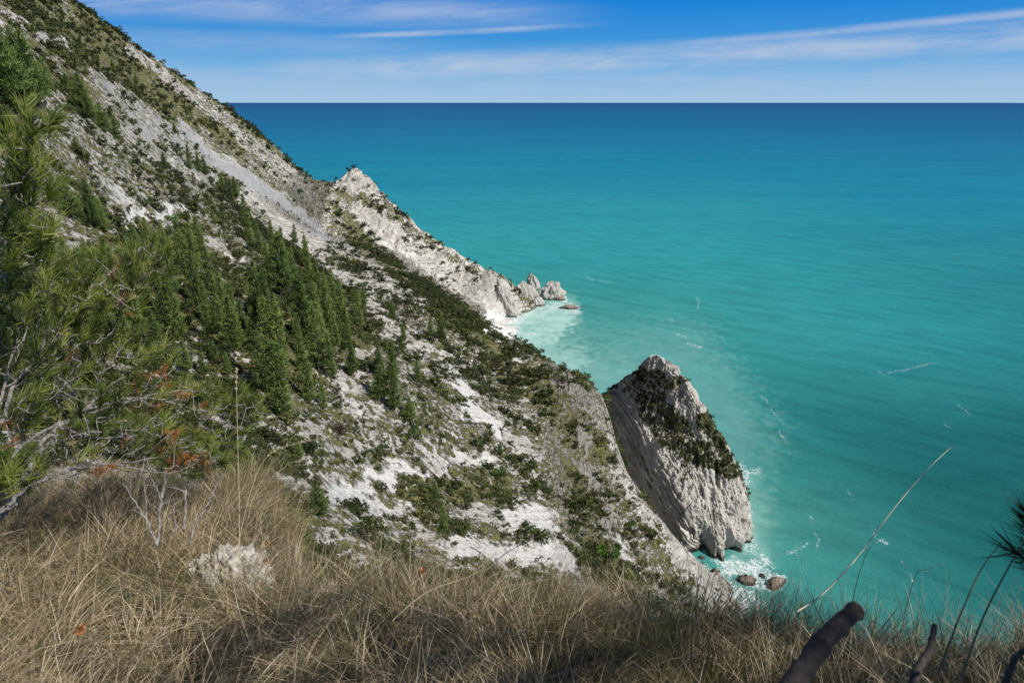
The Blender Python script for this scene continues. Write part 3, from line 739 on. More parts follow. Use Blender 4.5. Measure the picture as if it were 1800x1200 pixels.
wet = sst(3.2, .6, sz + 1.5 * (vn3(sx / 2, sy / 2, sz / 2, 7) - .5))
suv = np.stack([ul * 14 + sz * 0, ua * 9, 0 * ua], -1)
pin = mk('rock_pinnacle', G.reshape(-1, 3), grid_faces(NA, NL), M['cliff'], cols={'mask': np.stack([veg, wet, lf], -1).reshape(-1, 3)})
at = pin.data.attributes.new('suv', 'FLOAT_VECTOR', 'POINT'); at.data.foreach_set('vector', suv.reshape(-1, 3).astype(np.float32).ravel())
tag(pin, 'tall pale limestone pinnacle with scrub on its seaward slope, rising from the near shore', 'rock pinnacle')

# ------------------------------------------------------------------ rocks
def rock(name, base, size, seed, mat, lean=(0, 0), sharp=1.0, res=40, rz=0.0, flat=-.25):
    """a noise-carved crag: size = (sx, sy, h), stands on base"""
    n1, n2 = res, res * 2
    phi = np.linspace(0, math.pi, n1); tht = np.linspace(0, 2 * math.pi, n2)
    A, B = np.meshgrid(phi, tht, indexing='ij')
    x = np.sin(A) * np.cos(B); y = np.sin(A) * np.sin(B); z = np.cos(A)
    k = 1 + .62 * fbm3(x * 1.7 + seed, y * 1.7, z * 1.5, 4, seed) + .30 * rid3(x * 3 + seed, y * 3, z * 1.2, 4, seed + 5)
    tz = (z + 1) / 2
    w = (1 - tz ** (sharp * 1.7) * .66)
    X_ = x * k * w * size[0] / 2 * 1.3; Y_ = y * k * w * size[1] / 2 * 1.3; Z_ = (flat + tz * (1 - flat)) * size[2] * (1 + .35 * (k - 1))
    X_ = X_ + lean[0] * Z_; Y_ = Y_ + lean[1] * Z_
    X_[:, -1] = X_[:, 0]; Y_[:, -1] = Y_[:, 0]; Z_[:, -1] = Z_[:, 0]
    c, s = math.cos(rz), math.sin(rz)
    Vv = np.stack([X_ * c - Y_ * s, X_ * s + Y_ * c, Z_], -1).reshape(-1, 3)
    o = mk(name, Vv, grid_faces(n1, n2), mat)
    o.location = base
    return o
def mpp(px, py, z=0): q = S(px, py, z); return proj(*q)[2] / F          # metres per photo pixel there
m1 = mpp(937, 507)
o = rock('sea_stack', S(938, 508), (17 * m1, 17 * m1, 27 * m1), 3, M['stack'], (-.16, 0), 1.3, 70)
tag(o, 'slender leaning sea stack, the farther one off the headland tip', 'sea stack')
o = rock('sea_stack', S(969, 524), (34 * m1, 24 * m1, 27 * m1), 14, M['stack'], (.08, .1), 1.0, 70)
tag(o, 'squat pointed sea stack with a dark wet foot, nearer the round plume', 'sea stack')
o = rock('sea_rock', S(984, 527), (14 * m1, 9 * m1, 6 * m1), 5, M['searock'], (0, 0), .8, 30)
tag(o, 'small dark rock awash at the foot of the squat sea stack', 'rock')
o = rock('sea_rock', S(1001, 542), (22 * m1, 10 * m1, 6 * m1), 9, M['searock'], (0, 0), .7, 34)
tag(o, 'low flat brown rock ringed by foam beyond the bay plume', 'rock')
o = rock('headland_fin', P(922, 540, 690) * np.array([1, 1, 0]), (34 * m1, 20 * m1, 36 * m1), 21, M['stack'], (-.1, .0), .95, 80, .2)
tag(o, 'ribbed pointed rock fin ending the far headland', 'rock')
o = rock('headland_fin', S(946, 537), (16 * m1, 12 * m1, 16 * m1), 25, M['stack'], (-.1, .0), .8, 50, .2)
tag(o, 'small dark jagged rock at the very tip of the headland', 'rock')
o = rock('headland_fin', S(890, 556) + np.array([0, 6, 0]), (34 * m1, 22 * m1, 44 * m1), 29, M['stack'], (-.25, .0), .85, 80, -.4)
tag(o, 'broad ribbed buttress standing above the white beach', 'rock')
mb = mpp(1315, 1015)
for q, sz_, sd, lab in [((1313,1020),(26,22,13),31,'rounded dark rock alone in the surf, nearest the cliff foot'),((1364,1026),(34,20,15),35,'long brown rock in the surf, the outermost one'),
                       ((1258,1006),(15,14,10),37,'small dark rock close under the sea cave'),((1340,1012),(12,10,6),39,'tiny rock between the two larger surf rocks'),((1281,1030),(8,7,4),43,'tiny dark rock in the foam by the boulder shore')]:
    o = rock('sea_rock', S(*q) + np.array([0, 0, -.5]), tuple(v * mb for v in sz_), sd, M['searock'], (0, 0), .7, 34, sd)
    tag(o, lab, 'rock')
protob = []
for k in range(26):
    t = k / 25; bx = 1236 + 58 * t + R.uniform(-7, 7); by = 985 + 92 * t ** .9 + R.uniform(-7, 5)
    q = S(bx, by); s_ = R.uniform(1.4, 4.0)
    if k < 4: o = rock('boulder', q, (s_, s_ * .8, s_ * .7), 50 + k, M['boulder'], res=20, rz=k); protob.append(o)
    else:
        o = link_copy(R.choice(protob)); o.location = q; o.rotation_euler = (0, 0, R.uniform(0, 6)); f_ = R.uniform(.6, 1.3); o.scale = (f_, f_, f_)
    o.location.z = max(float(height(np.array([q[0]]), np.array([q[1]]))[0]), -.6) - .3
    tag(o, 'dark angular boulder in the waterline heap below the near slope', 'boulder', 'boulders along the waterline below the pinnacle')

# ------------------------------------------------------------------ foliage templates
def quads(Cn, U, W):
    """centres n x 3, half axes U, W n x 3 -> verts, quads"""
    V_ = np.stack([Cn - U - W, Cn + U - W * .4, Cn + U * 1.1 + W * .4, Cn - U + W], 1).reshape(-1, 3)
    return V_, np.arange(len(V_), dtype=np.int32).reshape(-1, 4)
def unit(a): return a / (np.linalg.norm(a, axis=-1, keepdims=True) + 1e-9)

def pine_crown(seed, H=10.0, R0=1.9, thin=1.0):
    g = np.random.default_rng(seed); Cc = []; U = []; W = []; A = []
    nl = 19
    for l in range(nl):
        f = (l + g.uniform(-.2, .2)) / nl; z = H * (.10 + .90 * f); rad = R0 * (1 - f) ** .8 * g.uniform(.62, 1.22) + .10
        if l == 0: rad *= .75
        nb = max(5, int(12 * (1 - f * .55) * thin))
        for b in range(nb):
            an = g.uniform(0, 2 * math.pi); L = rad * g.uniform(.7, 1.15)
            d = np.array([math.cos(an), math.sin(an), 0.0]); shade = g.uniform(-.12, .12)
            steps = max(2, int(L / .32))
            for s in range(steps):
                q = (s + 1) / steps
                c = d * L * q + np.array([0, 0, z + .38 * L * q ** 1.6 - .10 * L])
                k = 8 if q > .5 else 5
                cc = c + g.normal(0, .13, (k, 3)) * (1 + .4 * q)
                dirn = unit(d * .8 + np.array([0, 0, .75]) + g.normal(0, .55, (k, 3)))
                side = unit(np.cross(dirn, g.normal(0, 1, (k, 3))))
                Cc.append(cc); U.append(dirn * g.uniform(.16, .34, (k, 1))); W.append(side * g.uniform(.032, .062, (k, 1))); A.append(np.clip(.14 + .58 * q + shade + g.normal(0, .12, k), 0, 1))  # dark inside, light at the tips: crown self-shadow and sunlit ends put into tint
    # leader
    cc = np.stack([g.normal(0, .06, 14), g.normal(0, .06, 14), g.uniform(H * .93, H * 1.03, 14)], 1)
    Cc.append(cc); U.append(unit(g.normal(0, .4, (14, 3)) + [0, 0, 1]) * .18); W.append(unit(g.normal(0, 1, (14, 3))) * .05); A.append(np.full(14, .6))
    V_, F_ = quads(np.concatenate(Cc), np.concatenate(U), np.concatenate(W))
    return V_, F_, np.repeat(np.concatenate(A), 4)

def bush(seed, n=260, lumps=6, leaf=.13, flat=.75):
    g = np.random.default_rng(seed)
    lc = g.normal(0, .36, (lumps, 3)); lc[:, 2] = np.abs(lc[:, 2]) * .8 + .28; lr = g.uniform(.28, .52, lumps)
    i = g.integers(0, lumps, n); d = unit(g.normal(0, 1, (n, 3)))
    c = lc[i] + d * (lr[i] * g.uniform(.6, 1.08, n))[:, None]; c[:, 2] = np.abs(c[:, 2]) * flat
    u = unit(d + g.normal(0, .6, (n, 3))); w = unit(np.cross(u, g.normal(0, 1, (n, 3))))
    V_, F_ = quads(c, u * leaf * g.uniform(.6, 1.2, (n, 1)), w * leaf * .55)
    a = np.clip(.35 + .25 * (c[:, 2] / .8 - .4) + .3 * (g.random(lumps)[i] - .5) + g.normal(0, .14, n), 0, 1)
    return V_, F_, np.repeat(a, 4)

# ------------------------------------------------------------------ pines on the slopes
def make_pine(seed, H, R0, thin):
    root = empty('pine_tree', (0, 0, 0))
    V_, F_, A_ = pine_crown(seed, H, R0, thin)
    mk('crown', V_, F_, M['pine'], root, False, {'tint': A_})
    b = MB(); g = random.Random(seed)
    V1, F1 = tube([(0, 0, -1.2), (.03, 0, H * .3), (-.03, .05, H * .65), (0, 0, H * .97)], [.16, .12, .06, .02], 6); b.add(V1, F1)
    for k in range(14):
        z = H * g.uniform(.08, .7); an = g.uniform(0, 6.28); L = R0 * (1 - z / H) * .9
        V1, F1 = tube([(0, 0, z), (L * .5 * math.cos(an), L * .5 * math.sin(an), z + .02), (L * math.cos(an), L * math.sin(an), z + .25 * L)], [.05, .035, .012], 4, False); b.add(V1, F1)
    b.build('trunk', M['bark'], root)
    return root
pine_protos = [make_pine(100 + k, 10.0, r_, t_) for k, (r_, t_) in enumerate([(1.45, 1.0), (1.6, 1.1), (1.25, .95), (2.1, 1.15), (1.5, .85), (2.9, 1.2)])]
used = [False] * len(pine_protos)
# base x, base y, height in photo pixels, kind (0-5), zone
stand = []
def trees(zone, lst):
    for t in lst: stand.append((*t, zone))
trees('middle', [(500,735,150,2),(493,650,140,2),(478,640,130,0),(545,710,120,2),(560,650,120,4),(585,665,85,0),(620,660,85,1),(540,610,140,1),(470,580,110,1),
  (575,580,110,1),(600,575,90,0),(632,575,72,2),(560,540,90,0),(590,545,80,2),(545,505,85,0),(495,520,120,3),(520,520,90,0),(455,560,110,3),(475,500,80,1),(500,470,75,0),(540,470,60,4),
  (450,620,90,3),(465,690,120,0),(485,700,110,2),(530,650,100,2),(570,720,55,2),(565,610,90,1),(610,600,70,2),(530,560,100,1),(555,585,95,0),(592,610,70,4),])
trees('left stand', [(290,590,110,1),(315,600,120,0),(365,600,110,2),(385,590,100,1),(410,620,110,3),(395,560,90,0),(430,600,80,1),(350,540,110,1),(300,530,100,3),
  (370,520,95,2),(340,480,95,3),(320,460,80,1),(290,470,80,3),(355,450,75,1),(270,500,90,3),(265,560,90,1),(275,620,85,3),(240,590,90,3),(240,460,70,5),(260,430,50,1),(415,570,80,2),(380,640,60,1),(330,655,70,1),(360,660,50,3),(400,660,45,1)])
trees('upper slope', [(440,430,60,2),(455,440,45,0),(430,390,45,0),(480,450,60,2),(350,305,34,0),(335,300,42,2),(362,310,32,4),(390,330,22,3),(290,295,25,3),(415,350,36,3),(150,215,75,5),(140,200,60,3),(185,235,50,5),(205,245,36,3),
  (308,235,18,3),(520,430,35,4),(240,150,20,3),(200,130,22,3),(120,160,30,3)])
trees('left edge', [(30,200,130,5),(60,190,120,5),(5,180,140,5),(40,150,90,5),(85,170,60,3),(125,385,70,5),(160,400,80,5),(185,410,60,3),(100,360,50,3),(100,500,80,5),(130,510,90,3),(160,500,70,5),(190,490,70,3),(80,470,50,5),(185,610,90,5),(215,600,80,3)])
trees('lone', [(694,722,85,0),(690,675,80,1),(668,700,60,5),(735,672,40,3),(775,600,40,3),(758,590,36,0),(560,905,58,5),(780,935,55,4),(765,880,38,3),(525,810,42,3),(640,540,40,4),(690,560,30,3),(710,600,30,3),(850,610,22,4),(720,740,40,5),(665,655,50,3),
  (400,880,90,5),(430,830,60,5),(370,830,80,5),(880,800,25,3),(945,860,25,3),(1060,690,15,5)])
lab = {'middle': ('tall slender dark green pine in the dense stand at mid slope', 'pines of the dense stand at mid slope'),
       'left stand': ('bushy dark green pine in the crowded grove beside the overhanging branches', 'pines of the grove beside the overhanging branches'),
       'upper slope': ('small dark pine scattered on the pale upper slope', 'pines scattered over the upper slope'),
       'left edge': ('broad shadowed pine behind the sunlit needle tufts', 'broad dark pines at the left edge'),
       'lone': ('lone pine among rock slabs and scrub of the lower slope', 'lone pines of the lower slope')}
own = {(694,722): 'tall pine beside the footpath, the lower of two close together', (690,675): 'dark pine just above the footpath and its twin',
       (560,905): 'dark round pine beside the large pale rock slab', (780,935): 'thin pine below the white slabs, half lost in scrub', (500,735): 'lowest and tallest pine at the foot of the mid slope stand',
       (545,505): 'pine whose pointed tip stands against the pale rock slabs', (440,430): 'upper pine growing on the tilted rock slabs'}
hits = []
for bx, by, hp, kd, zone in stand:
    q = hit(bx, by)
    if q is None: continue
    dep = proj(*q)[2]; Ht = hp * (.90 if zone in ('middle', 'left stand') else 1.0) * dep / F / CP
    k = kd
    if used[k]: root = copy_tree(pine_protos[k])
    else: root = pine_protos[k]; used[k] = True
    s_ = Ht / 10.0; w_ = s_ * R.uniform(.78, 1.08) * (1.15 if hp < 60 else 1.0)
    root.location = q - np.array([0, 0, .2]); root.rotation_euler = (R.uniform(-.05, .05), R.uniform(-.05, .05), R.uniform(0, 6.28)); root.scale = (w_, w_, s_)
    l_, g_ = lab[zone]
    if (bx, by) in own: tag(root, own[(bx, by)], 'pine tree')
    else: tag(root, l_, 'pine tree', g_)
    hits.append(q)

# ------------------------------------------------------------------ scrub and shrubs
bx_t = [bush(200 + k, 72, 4, .17, .9) for k in range(6)]
def field(name, Pn, S3, kinds, tints, mat, templ, smooth=False):
    VV = []; FF = []; AA = []; n0 = 0
    for k in range(len(templ)):
        sel = np.nonzero(kinds == k)[0]
        if not len(sel): continue
        V_, F_, A_ = templ[k]; an = rng.uniform(0, 6.28, len(sel)); c, s = np.cos(an), np.sin(an)
        x = V_[None, :, 0] * c[:, None] - V_[None, :, 1] * s[:, None]; y = V_[None, :, 0] * s[:, None] + V_[None, :, 1] * c[:, None]
        W_ = np.stack([x * S3[sel, 0:1], y * S3[sel, 0:1], np.broadcast_to(V_[None, :, 2], x.shape) * S3[sel, 1:2]], -1) + Pn[sel][:, None, :]
        nv = len(V_); VV.append(W_.reshape(-1, 3)); FF.append((F_[None] + (np.arange(len(sel)) * nv)[:, None, None]).reshape(-1, 4) + n0); n0 += nv * len(sel)
        AA.append(np.clip(A_[None] + tints[sel][:, None], 0, 1).ravel())
    return mk(name, np.concatenate(VV), np.concatenate(FF), mat, None, smooth, {'tint': np.concatenate(AA)})

def visible(x, y, z):
    """coarse test against the hillside; margin keeps a little beyond each crest"""
    ok = np.ones(len(x), bool)
    for f in np.linspace(.12, .97, 34):
        ok &= T0(x * f, y * f) < EYE + (z + 6 - EYE) * f + 2
    return ok
NC = 300000
rr = 75 * (860 / 75.) ** rng.random(NC); aa = rng.uniform(math.radians(-44), math.radians(30), NC)
keepp = rng.random(NC) < np.clip((rr / 420) ** 1.0, .14, 1) * .8
rr = rr[keepp]; aa = aa[keepp]
cx_, cy_ = rr * np.sin(aa), rr * np.cos(aa)
cz_, cm = height(cx_, cy_, True)
ppx_, ppy_, pdp = proj(cx_, cy_, cz_)
clump = fbm2(cx_ / 9, cy_ / 9, 3, 301)
veg_p = np.clip((.66 - cm[:, 0]) * 1.1 + 1.1 * clump, 0.02, 1) * (1 - np.clip(cm[:, 1] * 1.3, 0, .985)) * (1 - np.clip(cm[:, 2] * 1.1, 0, .97))
ok = (rng.random(len(cx_)) < veg_p) & (cz_ > 5 + 6 * (cy_ > 590)) & (ppx_ > -60) & (ppx_ < 1860) & (ppy_ > -60) & (ppy_ < 1150)
cx_, cy_, cz_, cm, pdp, rr, ppx_, ppy_ = [q[ok] for q in (cx_, cy_, cz_, cm, pdp, rr, ppx_, ppy_)]
vis = visible(cx_, cy_, cz_)
cx_, cy_, cz_, cm, pdp, rr, ppx_, ppy_ = [q[vis] for q in (cx_, cy_, cz_, cm, pdp, rr, ppx_, ppy_)]
n_ = len(cx_)
size = rng.lognormal(math.log(.92), .60, n_) * np.clip(rr / 260, .85, 2.0)
size = np.clip(size, .35, 4.2)
pix = size / pdp * F
order = np.argsort(-pix)
big_i = order[:270]; rest = order[270:]
Pn = np.stack([cx_, cy_, cz_ - .08 * size], 1)
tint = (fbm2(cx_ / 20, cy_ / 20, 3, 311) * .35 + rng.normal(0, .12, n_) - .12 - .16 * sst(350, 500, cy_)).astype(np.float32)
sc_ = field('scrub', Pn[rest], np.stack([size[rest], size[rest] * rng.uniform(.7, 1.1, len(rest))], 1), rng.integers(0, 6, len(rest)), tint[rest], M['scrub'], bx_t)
tag(sc_, 'low olive green scrub covering the slopes', kind='stuff')

def make_shrub(seed, mat, n, lumps, leaf, fl):
    root = empty('shrub', (0, 0, 0))
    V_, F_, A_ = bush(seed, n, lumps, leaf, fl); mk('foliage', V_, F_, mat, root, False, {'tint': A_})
    b = MB(); g = random.Random(seed)
    for k in range(5):
        an = g.uniform(0, 6.28); V1, F1 = tube([(0, 0, -.2), (.12 * math.cos(an), .12 * math.sin(an), .2), (.35 * math.cos(an), .35 * math.sin(an), .5)], [.04, .03, .012], 4, False); b.add(V1, F1)
    b.build('stem', M['bark'], root)
    return root
SK = [(M['shrub'], 'olive green'), (M['shrub_dark'], 'dark green'), (M['shrub'], 'olive green'), (M['shrub_dark'], 'dark green'), (M['shrub_brown'], 'leafless reddish brown'), (M['shrub_bright'], 'fresh bright green')]
protos = [make_shrub(400 + k, SK[k][0], 300, 7 if k < 4 else 5, .10 if k != 4 else .07, .8) for k in range(6)]
pu = [False] * 6
def put_shrub(k, loc, s_, h_, label, group, cat='shrub'):
    if pu[k]: r_ = copy_tree(protos[k])
    else: r_ = protos[k]; pu[k] = True
    r_.location = loc; r_.rotation_euler = (0, 0, R.uniform(0, 6.28)); r_.scale = (s_, s_, h_)
    return tag(r_, label, cat, group)
def place_name(px, py, Y_):
    if Y_ > 560: return 'on the far spur'
    if px < 330 and py < 480: return 'on the shaded upper slope'
    if Y_ > 330: return 'on the grassy crest above the bay'
    if py > 780: return 'among the white slabs of the lower slope'
    if px > 900: return 'on the slope above the pinnacle gully'
    return 'on the middle slope below the pines'
for i in big_i:
    k = R.choices(range(5), (4, 4, 4, 3, 1.6))[0]
    where = place_name(ppx_[i], ppy_[i], cy_[i])
    put_shrub(k, Pn[i], size[i] * 1.15, size[i] * R.uniform(.8, 1.15), f'{SK[k][1]} shrub {where}', f'{SK[k][1]} shrubs {where}')
own_s = [(1075,985,20,28,5,'bright green leafy shrub low on the slope, the largest fresh green one'),(1030,985,9,18,5,'small upright bright green shrub beside the last white slab'),(1100,1000,9,10,5,'little bright green shrub just above the grass, nearest the pinnacle'),
 (725,765,10,12,5,'bright green rounded bush below the two twin pines'),(425,478,11,8,5,'bright green low bush above the shaded hollow of the grove'),(300,388,14,9,5,'bright green cushion shrub above the pale curved bank'),
 (880,835,12,14,5,'fresh green bush on the slope between the slab groups'),(482,905,12,12,5,'yellow green bush near the dry grass edge'),(1110,925,7,6,5,'small bright bush near the cliff edge'),(845,655,16,14,2,'wide green bush just below the footpath bend'),
 (600,760,20,24,4,'large round bare brown bush above the pale slabs'),(870,640,14,10,4,'purplish bare bush beside the footpath'),(810,580,22,11,0,'broad olive bush under the grassy crest')]
for bx, by, w_, h_, k, l_ in own_s:
    q = hit(bx, by); 
    if q is None: continue
    mp = proj(*q)[2] / F; put_shrub(k, q - np.array([0, 0, .2]), w_ * mp / .9, h_ * mp / .8 * 1.1, l_, None)
# scrub on the pinnacle
vi = np.nonzero((veg.ravel() + .9 * (vn3(sx / 4, sy / 4, sz / 4, 66).ravel() - .5) > .46) & (sz.ravel() > 10))[0]
vi = rng.choice(vi, min(1250, len(vi)), replace=False)
Gp = G.reshape(-1, 3)[vi]; sp_ = rng.lognormal(math.log(.8), .4, len(vi)); o2 = np.argsort(-sp_)
vis_p = (ua.ravel()[vi] < 4.15)
bigp = [i for i in o2 if vis_p[i]][:46]; restp = np.array([i for i in range(len(vi)) if i not in set(bigp)])
s2_ = field('pinnacle_scrub', Gp[restp] - [0, 0, .2], np.stack([sp_[restp], sp_[restp] * .8], 1), rng.integers(0, 6, len(restp)), rng.normal(-.10, .14, len(restp)).astype(np.float32), M['scrub'], bx_t)
tag(s2_, 'dark low scrub clinging to the pinnacle', kind='stuff')
for i in bigp:
    put_shrub(R.choice([0, 1, 2, 3]), Gp[i] - [0, 0, .4], sp_[i] * 1.25, sp_[i] * 1.0, 'dark green shrub clinging to the seaward face of the rock pinnacle', 'dark shrubs on the rock pinnacle')
for k, (bx, by) in enumerate([(1070, 690), (1082, 686), (1062, 694)]):
    put_shrub(3, P(bx, by, 349), 2.2, 2.0, 'dark bush on the skyline notch at the back of the pinnacle', 'bushes in the notch behind the pinnacle')
for k in range(6):
    if not pu[k]: put_shrub(k, hit(700 + 30 * k, 800), 1, 1, f'{SK[k][1]} shrub on the middle slope below the pines', f'{SK[k][1]} shrubs on the middle slope below the pines')

# ------------------------------------------------------------------ dry grass of the lookout
def blades(n, cx, cy, cz, hgt, wid, dirx, diry, bend, tint, seg=5, droop=.0):
    """vectorised grass ribbons; arrays of length n"""
    t = np.linspace(0, 1, seg)[None]
    az = rng.uniform(0, 2 * np.pi, n)[:, None]
    L = hgt[:, None]; B = bend[:, None]
    s = t * L
    hx = B * L * t ** 1.7; up = s * np.sqrt(np.clip(1 - (B * .8) ** 2 * t, .08, 1)) - droop * L * t ** 3
    wob = .03 * L * np.sin(t * 5 + az * 3)
    x = cx[:, None] + dirx[:, None] * hx + wob * np.cos(az); y = cy[:, None] + diry[:, None] * hx + wob * np.sin(az); z = cz[:, None] + up
    w = wid[:, None] * (1 - t ** 2 * .9)
    ox, oy = np.cos(az) * w, np.sin(az) * w
    a = np.stack([x - ox, y - oy, z], -1); b = np.stack([x + ox, y + oy, z + .3 * w], -1)
    V_ = np.stack([a, b], 2).reshape(n, seg * 2, 3)
    i = np.arange(seg - 1) * 2; f = np.stack([i, i + 1, i + 3, i + 2], -1)
    F_ = (f[None] + (np.arange(n) * seg * 2)[:, None, None]).reshape(-1, 4)
    return V_.reshape(-1, 3), F_, np.repeat(np.clip(tint[:, None] + .12 * t, 0, 1), 2, axis=1).ravel()
def gz(x, y): return near_ground(x, y)
allV = []; allF = []; allA = []; off = 0
def addb(V_, F_, A_):
    global off
    allV.append(V_); allF.append(F_ + off); allA.append(A_); off += len(V_)
# tussocks
nt_ = 1700
tx = rng.uniform(-6.5, 6.0, nt_); ty = rng.uniform(1.1, 6.3, nt_)
for q in range(nt_):
    x0, y0 = tx[q], ty[q]
    brink = 3.6 + 2.0 * float(sst(-1.35, -2.35, np.array(x0))) - .35 * float(sst(.3, 2.5, np.array(x0)))
    if y0 > brink + .45 or abs(x0) > y0 * 1.25 + 1.2: continue
    pq = proj(x0, y0, float(gz(np.array([x0]), np.array([y0]))[0]))
    right = float(sst(-.2, 1.6, np.array(x0)))
    kind = rng.random()
    nb = int(rng.uniform(55, 120)); hb = rng.uniform(.24, .50)
    if -2.4 < x0 < -1.3 and 3.6 < y0 < 4.6: nb = nb // 4
    a = rng.uniform(0, 2 * np.pi, nb); r_ = rng.exponential(.07, nb)
    bx, by = x0 + np.cos(a) * r_, y0 + np.sin(a) * r_
    da = a + rng.normal(0, .5, nb)
    wind = np.array([.35, .05]) + rng.normal(0, .45, 2)
    dx, dy = np.cos(da) * .8 + wind[0], np.sin(da) * .8 + wind[1]; nrm = np.hypot(dx, dy); dx /= nrm; dy /= nrm
    patch = float(vn2(np.array(x0 * 1.1 + 3), np.array(y0 * 1.1), 411)); green = (kind < .14 + .40 * right + .25 * (patch > .62))
    tnt = (rng.normal(.14, .10, nb) if green else rng.normal(.56 + .34 * (rng.random() - .5) + .30 * (patch - .5), .18, nb))
    tnt = np.clip(tnt, 0, 1)
    addb(*blades(nb, bx, by, gz(bx, by) - .02, rng.uniform(.5, 1.35, nb) * hb, rng.uniform(.0013, .0028, nb) * np.where(rng.random(nb) < .22, 1.7, 1), dx, dy, np.clip(rng.normal(.78, .22, nb), .2, .99), tnt, droop=rng.uniform(.0, .38)))
# thatch: lying straw
n = 75000
bx = rng.uniform(-6, 5.5, n); by = rng.uniform(1.0, 6.2, n)
brk = 3.6 + 2.0 * sst(-1.35, -2.35, bx) - .35 * sst(.3, 2.5, bx)
k = (by < brk + .35) & (np.abs(bx) < by * 1.2 + 1); bx = bx[k]; by = by[k]; n = len(bx)
fl = fbm2(bx * 1.2, by * 1.2, 3, 401); da = 2.4 * np.pi * fl + rng.normal(0, .55, n) + .4
addb(*blades(n, bx, by, gz(bx, by) + rng.uniform(0, .09, n), rng.uniform(.14, .55, n), rng.uniform(.0010, .0026, n), np.cos(da), np.sin(da), np.clip(rng.normal(.93, .07, n), .6, .99),
             np.clip(rng.normal(.50, .21, n) + .25 * fl, 0, 1), droop=.03))
# big arching tussocks nearer the lens
for q in range(80):
    y0 = rng.uniform(1.5, 3.3); x0 = rng.uniform(-1.05, 1.0) * y0 - .1; nb = int(rng.uniform(90, 170)); a = rng.uniform(0, 2 * np.pi, nb); r_ = rng.exponential(.05, nb); bx, by = x0 + np.cos(a) * r_, y0 + np.sin(a) * r_
    dk = rng.random() < .25 + .25 * (x0 > -.2); wd = rng.normal(0, .5, 2)
    dx, dy = np.cos(a) + wd[0], np.sin(a) + wd[1]; nr = np.hypot(dx, dy)
    addb(*blades(nb, bx, by, gz(bx, by) - .02, rng.uniform(.25, .62, nb) * (.75 if x0 > .2 else 1), rng.uniform(.0014, .0032, nb), dx / nr, dy / nr, np.clip(rng.normal(.75, .2, nb), .2, .99), np.clip(rng.normal(.14, .08, nb) if dk else rng.normal(.72, .16, nb), 0, 1), seg=8, droop=rng.uniform(.2, .5)))
# upright dark green tussocks to the right of the middle, and thin blades standing against the sea
for x0, y0, nb in [(.42,2.75,190),(.62,2.6,210),(.80,2.95,170),(.55,3.05,150),(1.0,2.7,170),(.25,2.95,120),(1.25,2.6,120),(.9,2.4,140)]:
    a = rng.uniform(0, 2 * np.pi, nb); r_ = rng.exponential(.06, nb); bx, by = x0 + np.cos(a) * r_, y0 + np.sin(a) * r_
    addb(*blades(nb, bx, by, gz(bx, by) - .02, rng.uniform(.25, .56, nb), rng.uniform(.0012, .0024, nb), np.cos(a) * .6 + .5, np.sin(a) * .6, np.clip(rng.normal(.38, .18, nb), .05, .8), np.clip(rng.normal(.12, .09, nb), 0, 1), seg=7))
n = 420
bx = rng.normal(1.15, .45, n); by = rng.uniform(2.7, 3.3, n); a = rng.normal(.2, .5, n)
addb(*blades(n, bx, by, gz(bx, by), rng.uniform(.35, .82, n), rng.uniform(.0008, .0015, n), np.cos(a), np.sin(a), np.clip(rng.normal(.25, .2, n), .02, .8), np.clip(rng.normal(.25, .15, n), 0, 1), seg=8))
# long loose stems reaching over the brink
n = 4200
bx = rng.uniform(-4.5, 4.2, n); brk = 3.55 + 2.0 * sst(-1.35, -2.35, bx) - .35 * sst(.3, 2.5, bx); by = brk + rng.uniform(-1.3, .25, n)
da = rng.normal(.5, .9, n)
addb(*blades(n, bx, by, gz(bx, by), rng.uniform(.3, .66, n), rng.uniform(.0007, .0016, n), np.cos(da), np.sin(da), np.clip(rng.normal(.45, .25, n), .05, .95), np.clip(rng.normal(.42, .22, n), 0, 1), seg=7))
gobj = mk('grass', np.concatenate(allV), np.concatenate(allF), M['grass'], None, True, {'tint': np.concatenate(allA)})
tag(gobj, 'tangled dry straw coloured grass at the lookout edge', kind='stuff')

# ------------------------------------------------------------------ single tall grass stalks
def spline(pts, n=24):
    pts = np.asarray(pts, float); m = len(pts); t = np.linspace(0, m - 1, n); i = np.clip(t.astype(int), 0, m - 2); f = (t - i)[:, None]
    p0 = pts[np.clip(i - 1, 0, m - 1)]; p1 = pts[i]; p2 = pts[i + 1]; p3 = pts[np.clip(i + 2, 0, m - 1)]
    return .5 * (2 * p1 + (p2 - p0) * f + (2 * p0 - 5 * p1 + 4 * p2 - p3) * f ** 2 + (3 * p1 - p0 - 3 * p2 + p3) * f ** 3)
def stalk(pix, D0, rad, label, head=0, tint=.5, D1=None, mat=None):
    n = len(pix); D1 = D1 or D0
    pts = [PD(x, y, D0 + (D1 - D0) * i / (n - 1)) for i, (x, y) in enumerate(pix)]
    sp = spline(pts, 26); base = sp[0]
    root = empty('grass_stalk', base)
    V_, F_ = tube(sp - base, np.linspace(rad, rad * .35, len(sp)), 5); mb_ = MB(); mb_.add(V_, F_, tint); mb_.build('stem', mat or M['straw'], root)
    if head:
        hb_ = MB(); g = np.random.default_rng(len(label))
        k0 = int(len(sp) * (1 - head))
        for j in range(k0, len(sp)):
            for _ in range(4):
                d = unit(sp[min(j + 1, len(sp) - 1)] - sp[max(j - 1, 0)]) * .9 + g.normal(0, .35, 3); d = d / np.linalg.norm(d); c = sp[j] - base
                V_, F_ = tube([c, c + d * .009, c + d * .019], [rad * .5, rad * 1.5, rad * .2], 4, False); hb_.add(V_, F_, .75)
        hb_.build('seed_head', mat or M['straw'], root)
    return tag(root, label, 'grass stalk')
